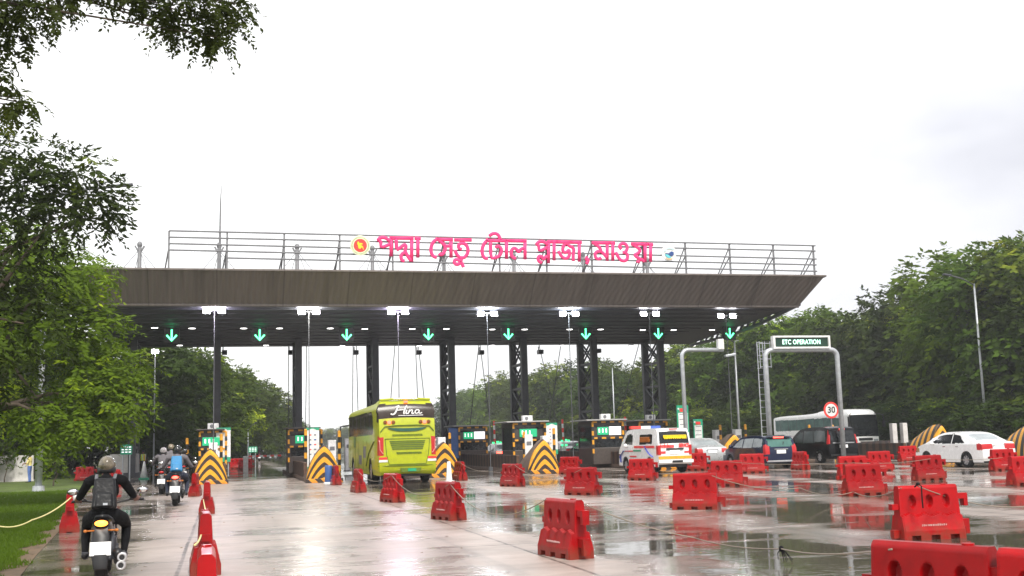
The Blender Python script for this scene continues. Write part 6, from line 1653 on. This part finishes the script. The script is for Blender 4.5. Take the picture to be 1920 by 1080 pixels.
# darker second row filling behind
R2 = [(1945, 86, 500, 3), (1810, 96, 540, 1), (1735, 104, 575, 3), (1665, 110, 600, 1), (1560, 122, 612, 3), (1500, 130, 615, 1), (1400, 140, 645, 3), (1310, 152, 668, 1), (1220, 168, 695, 3), (1130, 180, 706, 1), (1050, 200, 712, 3), (970, 226, 722, 1), (905, 262, 742, 3), (845, 300, 752, 1)]
for i, (px, Y, pt_, k) in enumerate(R2): put(px, Y, pt_, k, 'in the back row of the right bank, %s from the right' % ORD[i], 1.15)
# low shrubs along the right bank
for i, (px, Y, pt_) in enumerate([(1900, 64, 745), (1800, 72, 750), (1720, 80, 748), (1460, 108, 765), (1400, 104, 768), (1345, 112, 770), (1290, 118, 772), (1225, 128, 775), (1160, 138, 778), (1090, 150, 782), (1010, 166, 786), (940, 186, 790), (880, 210, 795)]):
    p = aty(px, pt_, Y); s = p.z / 11.3
    q = place(protos[1 if i % 2 else 3], p.x, Y, rt.uniform(0, 6.28), (s * 1.9, s), 'low bush under the right bank trees, %s from the right' % ORD[i]); q.name = 'bush'; q['category'] = 'bush'; q['group'] = 'bushes on the right bank'
# left bank beyond the canopy, curving away
L1 = [(262, 88, 640, 1), (318, 98, 650, 0), (365, 110, 662, 4), (405, 126, 684, 2), (440, 145, 702, 0), (470, 166, 722, 4), (500, 190, 742, 1), (525, 222, 762, 0), (545, 262, 782, 4), (330, 120, 668, 3), (380, 140, 690, 1), (425, 165, 712, 3)]
nm = ['nearest', 'second', 'third', 'fourth', 'fifth', 'sixth', 'seventh', 'eighth', 'farthest', 'inner first', 'inner second', 'inner third']
for (px, Y, pt_, k), n_ in zip(L1, nm): put(px, Y, pt_, k, 'beyond the canopy left of the open lane, %s along' % n_, 1.1)
for i, (px, Y, pt_) in enumerate([(620, 420, 806), (655, 440, 800), (585, 400, 808), (690, 460, 802), (560, 340, 800)]): put(px, Y, pt_, (i % 2) * 3 + 1, 'in the hazy far distance beside the bus, %s of the group' % ORD[i], 1.6)
for i, (px, Y, pt_) in enumerate([(300, 96, 790), (345, 112, 796), (395, 128, 800), (440, 150, 806), (490, 185, 812), (525, 215, 816), (545, 250, 820)]):
    p = aty(px, pt_, Y); s = p.z / 11.3
    q = place(protos[1], p.x, Y, rt.uniform(0, 6.28), (s * 1.9, s), 'low bush on the left verge beyond the canopy, %s in the row' % ORD[i]); q.name = 'bush'; q['category'] = 'bush'; q['group'] = 'bushes on the left verge'
# dark trees behind the lawn at left
for i, (x, y, sc, k) in enumerate([(-11.5, 62, 0.95, 1), (-16, 56, 1.0, 3), (-21, 52, 1.0, 1), (-14.5, 72, 1.05, 3), (-9.2, 76, 0.85, 1), (-20, 66, 1.1, 3), (-27, 60, 1.1, 1), (-13, 86, 1.0, 3)]):
    place(protos[k], x - 2, y + 14, rt.uniform(0, 6.28), (sc, sc), 'dark tree in the shady grove behind the lawn, %s of its group' % ORD[i])
for o in protos: wipe(o)
# --- near trees at left, each with its own crown
def near_lobes(seed, pts): return [(p, (r, r, r * 0.72)) for p, r in pts]
B = (-7.3, 39.0)
lb = lobes_for(301, 26, 3.7, 2.6, 8.6, 1.25, 0.62); lb += [((3.6, -0.6, 3.4), (1.1, 1.1, 0.8)), ((3.9, -0.2, 4.4), (1.0, 1.0, 0.7)), ((4.0, 0, 2.9), (0.9, 0.9, 0.7)), ((3.2, -1, 5.6), (1.1, 1.1, 0.8)), ((2.9, -1, 7.2), (0.9, 0.9, 0.6)), ((2.4, -1, 2.6), (1.2, 1.2, 0.7))]
tree_proto(301, 'broadleaf_tree', 'bright green leafy tree cascading in front of the left street lamp', lb, 170, 12, 0.21, 0.62, M['leaf_light'], 5.5, 0.2, 0.5, True, (B[0], B[1], 0), nl=12, wid=0.36)
lb = lobes_for(302, 20, 3.2, 3.4, 7.7, 1.0, 0.62); 
for px, py, q in ((60, 300, .8), (120, 315, .8), (165, 345, .75), (195, 372, .55), (150, 395, .8), (90, 350, .9), (40, 350, .9), (20, 290, .6), (180, 400, .5), (100, 420, .8)):
    P_ = aty(px, py, 26.0); lb.append(((P_.x + 6.2, 0.2 * ((px // 10) % 5 - 2), P_.z), (q, q, q * 0.6)))
tree_proto(302, 'broadleaf_tree', 'dark airy leaved tree at left whose crown tops the bright green tree', lb, 140, 11, 0.17, 0.50, M['leaf_dark'], 5.0, 0.16, 0.35, False, (-6.2, 26.0, 0), nl=12, wid=0.38)
lb = lobes_for(304, 16, 2.2, 1.8, 5.2, 0.9, 0.62)
tree_proto(304, 'broadleaf_tree', 'mid green feathery tree at the left picture edge in front of the others', lb, 170, 12, 0.17, 0.6, M['leaf_mid'], 3.6, 0.12, 0.6, True, (-6.6, 23.0, 0), nl=10, wid=0.34)
# overhanging tree: branches reaching over the camera's upper left
def pix(px, py, Y): p = aty(px, py, Y); return (float(p.x) + 5.2, float(Y) - 11.5, float(p.z))
ov = []
for px, py, rr in [(12, -5, .24), (50, 8, .22), (85, -15, .2), (100, 12, .14), (20, 50, .2), (55, 50, .14), (8, 95, .14), (2, 150, .13), (28, 185, .11), (55, 195, .11), (8, 195, .12), (165, -35, .2), (200, -25, .16), (235, -28, .2), (270, -15, .18), (295, 5, .2), (310, 38, .16), (340, 52, .15), (330, 0, .2), (375, 0, .22), (392, 40, .18), (376, 66, .12), (418, 12, .2), (432, 44, .13), (448, 8, .13), (412, 70, .10), (-40, 40, .3), (60, -70, .4), (130, -80, .4), (260, -80, .4), (360, -70, .35), (450, -45, .2)]:
    ov.append((pix(px, py, 11.5 + (hash((px, py)) % 7) * 0.10 - 0.3), (rr, rr, rr * 0.8)))
root = thing('overhanging_tree', 'near tree whose dark feathery branches hang into the upper left corner', 'tree', (-5.2, 11.5, 0))
mb = MB(); mb.tube([(-1.2, 0, 0), (-1.1, 0.1, 2.2), (-0.8, 0, 4.2), (0.0, 0.0, 6.2), (1.2, 0.1, 7.1)], [0.32, 0.24, 0.2, 0.14, 0.06], 10)
for i, (c, r_) in enumerate(ov):
    src = (0.0, 0.0, 6.2) if c[2] > 5.9 else (-0.8, 0.0, 4.6)
    mb.tube([src, ((src[0] + c[0]) / 2, (src[1] + c[1]) / 2, max(src[2], c[2]) + 0.35), c], [0.035, 0.018, 0.006], 6)
mb.build('trunk', M['bark'], root, True)
v, t = crown_np(305, ov, 750, 16, 0.060, 0.20, 0.6, True, 0.48)
o = bpy.data.objects.new('crown', np_mesh('crown', v, 4, M['leaf_top'], t)); COL.objects.link(o); o.parent = root
# small plants under the trees at left
for i, (px, py, hgt) in enumerate([(8, 905, 2.6), (100, 912, 1.6), (108, 890, 1.9)]):
    p = at(px, py); lbs = [((random.Random(i + k).uniform(-.3, .3), random.Random(9 * i + k).uniform(-.3, .3), hgt * (0.45 + 0.11 * k)), (0.34, 0.34, 0.25)) for k in range(5)]
    q = tree_proto(400 + i, 'shrub', ('leafy sapling at the left picture edge', 'thin pale leaved shrub right of the lamp pole', 'slender shrub in the shade behind the thin shrub')[i], lbs, 90, 7, 0.16, 0.35, M['leaf_light'] if i == 1 else M['leaf_mid'], hgt * 0.7, 0.03, 0.3, False, p, nl=5, wid=0.5)
    q['category'] = 'shrub'
# fallen leaves and litter on lawn and concrete
rr = random.Random(12); mb = MB()
for i in range(260):
    y = 9 + 35 * rr.random() ** 1.5; x = rr.uniform(-5, 9) if i % 3 else float(edge_x(y)) + rr.uniform(-0.4, 0.8)
    a = rr.uniform(0, 6.28); s = rr.uniform(0.02, 0.05)
    mb.add([(x + s * math.cos(a), y + s * math.sin(a), 0.012), (x + s * .4 * math.cos(a + 1.57), y + s * .4 * math.sin(a + 1.57), 0.022), (x - s * math.cos(a), y - s * math.sin(a), 0.012), (x - s * .4 * math.cos(a + 1.57), y - s * .4 * math.sin(a + 1.57), 0.010)], [(0, 1, 2, 3)])
o = mb.build('fallen_leaves', mat('dead_leaf', (0.16, 0.10, 0.03), 0.6, var=0.5, scale=3)); tag(o, 'scattered fallen leaves on the wet concrete', kind='stuff')
# unique data check
bpy.context.view_layer.update()

# ---------------------------------------------------------------- damp air
hz = MB().box((30, 250, 19), (560, 620, 40.5)).build('haze', None)
hm = bpy.data.materials.new('haze'); hm.use_nodes = True; hn = hm.node_tree.nodes
hn.remove(hn['Principled BSDF']); pv = hn.new('ShaderNodeVolumePrincipled'); pv.inputs['Density'].default_value = 0.0006; pv.inputs['Color'].default_value = (0.93, 0.95, 0.96, 1); pv.inputs['Anisotropy'].default_value = 0.3
hm.node_tree.links.new(pv.outputs[0], hn['Material Output'].inputs['Volume'])
hz.data.materials.clear(); hz.data.materials.append(hm); tag(hz, kind='stuff')
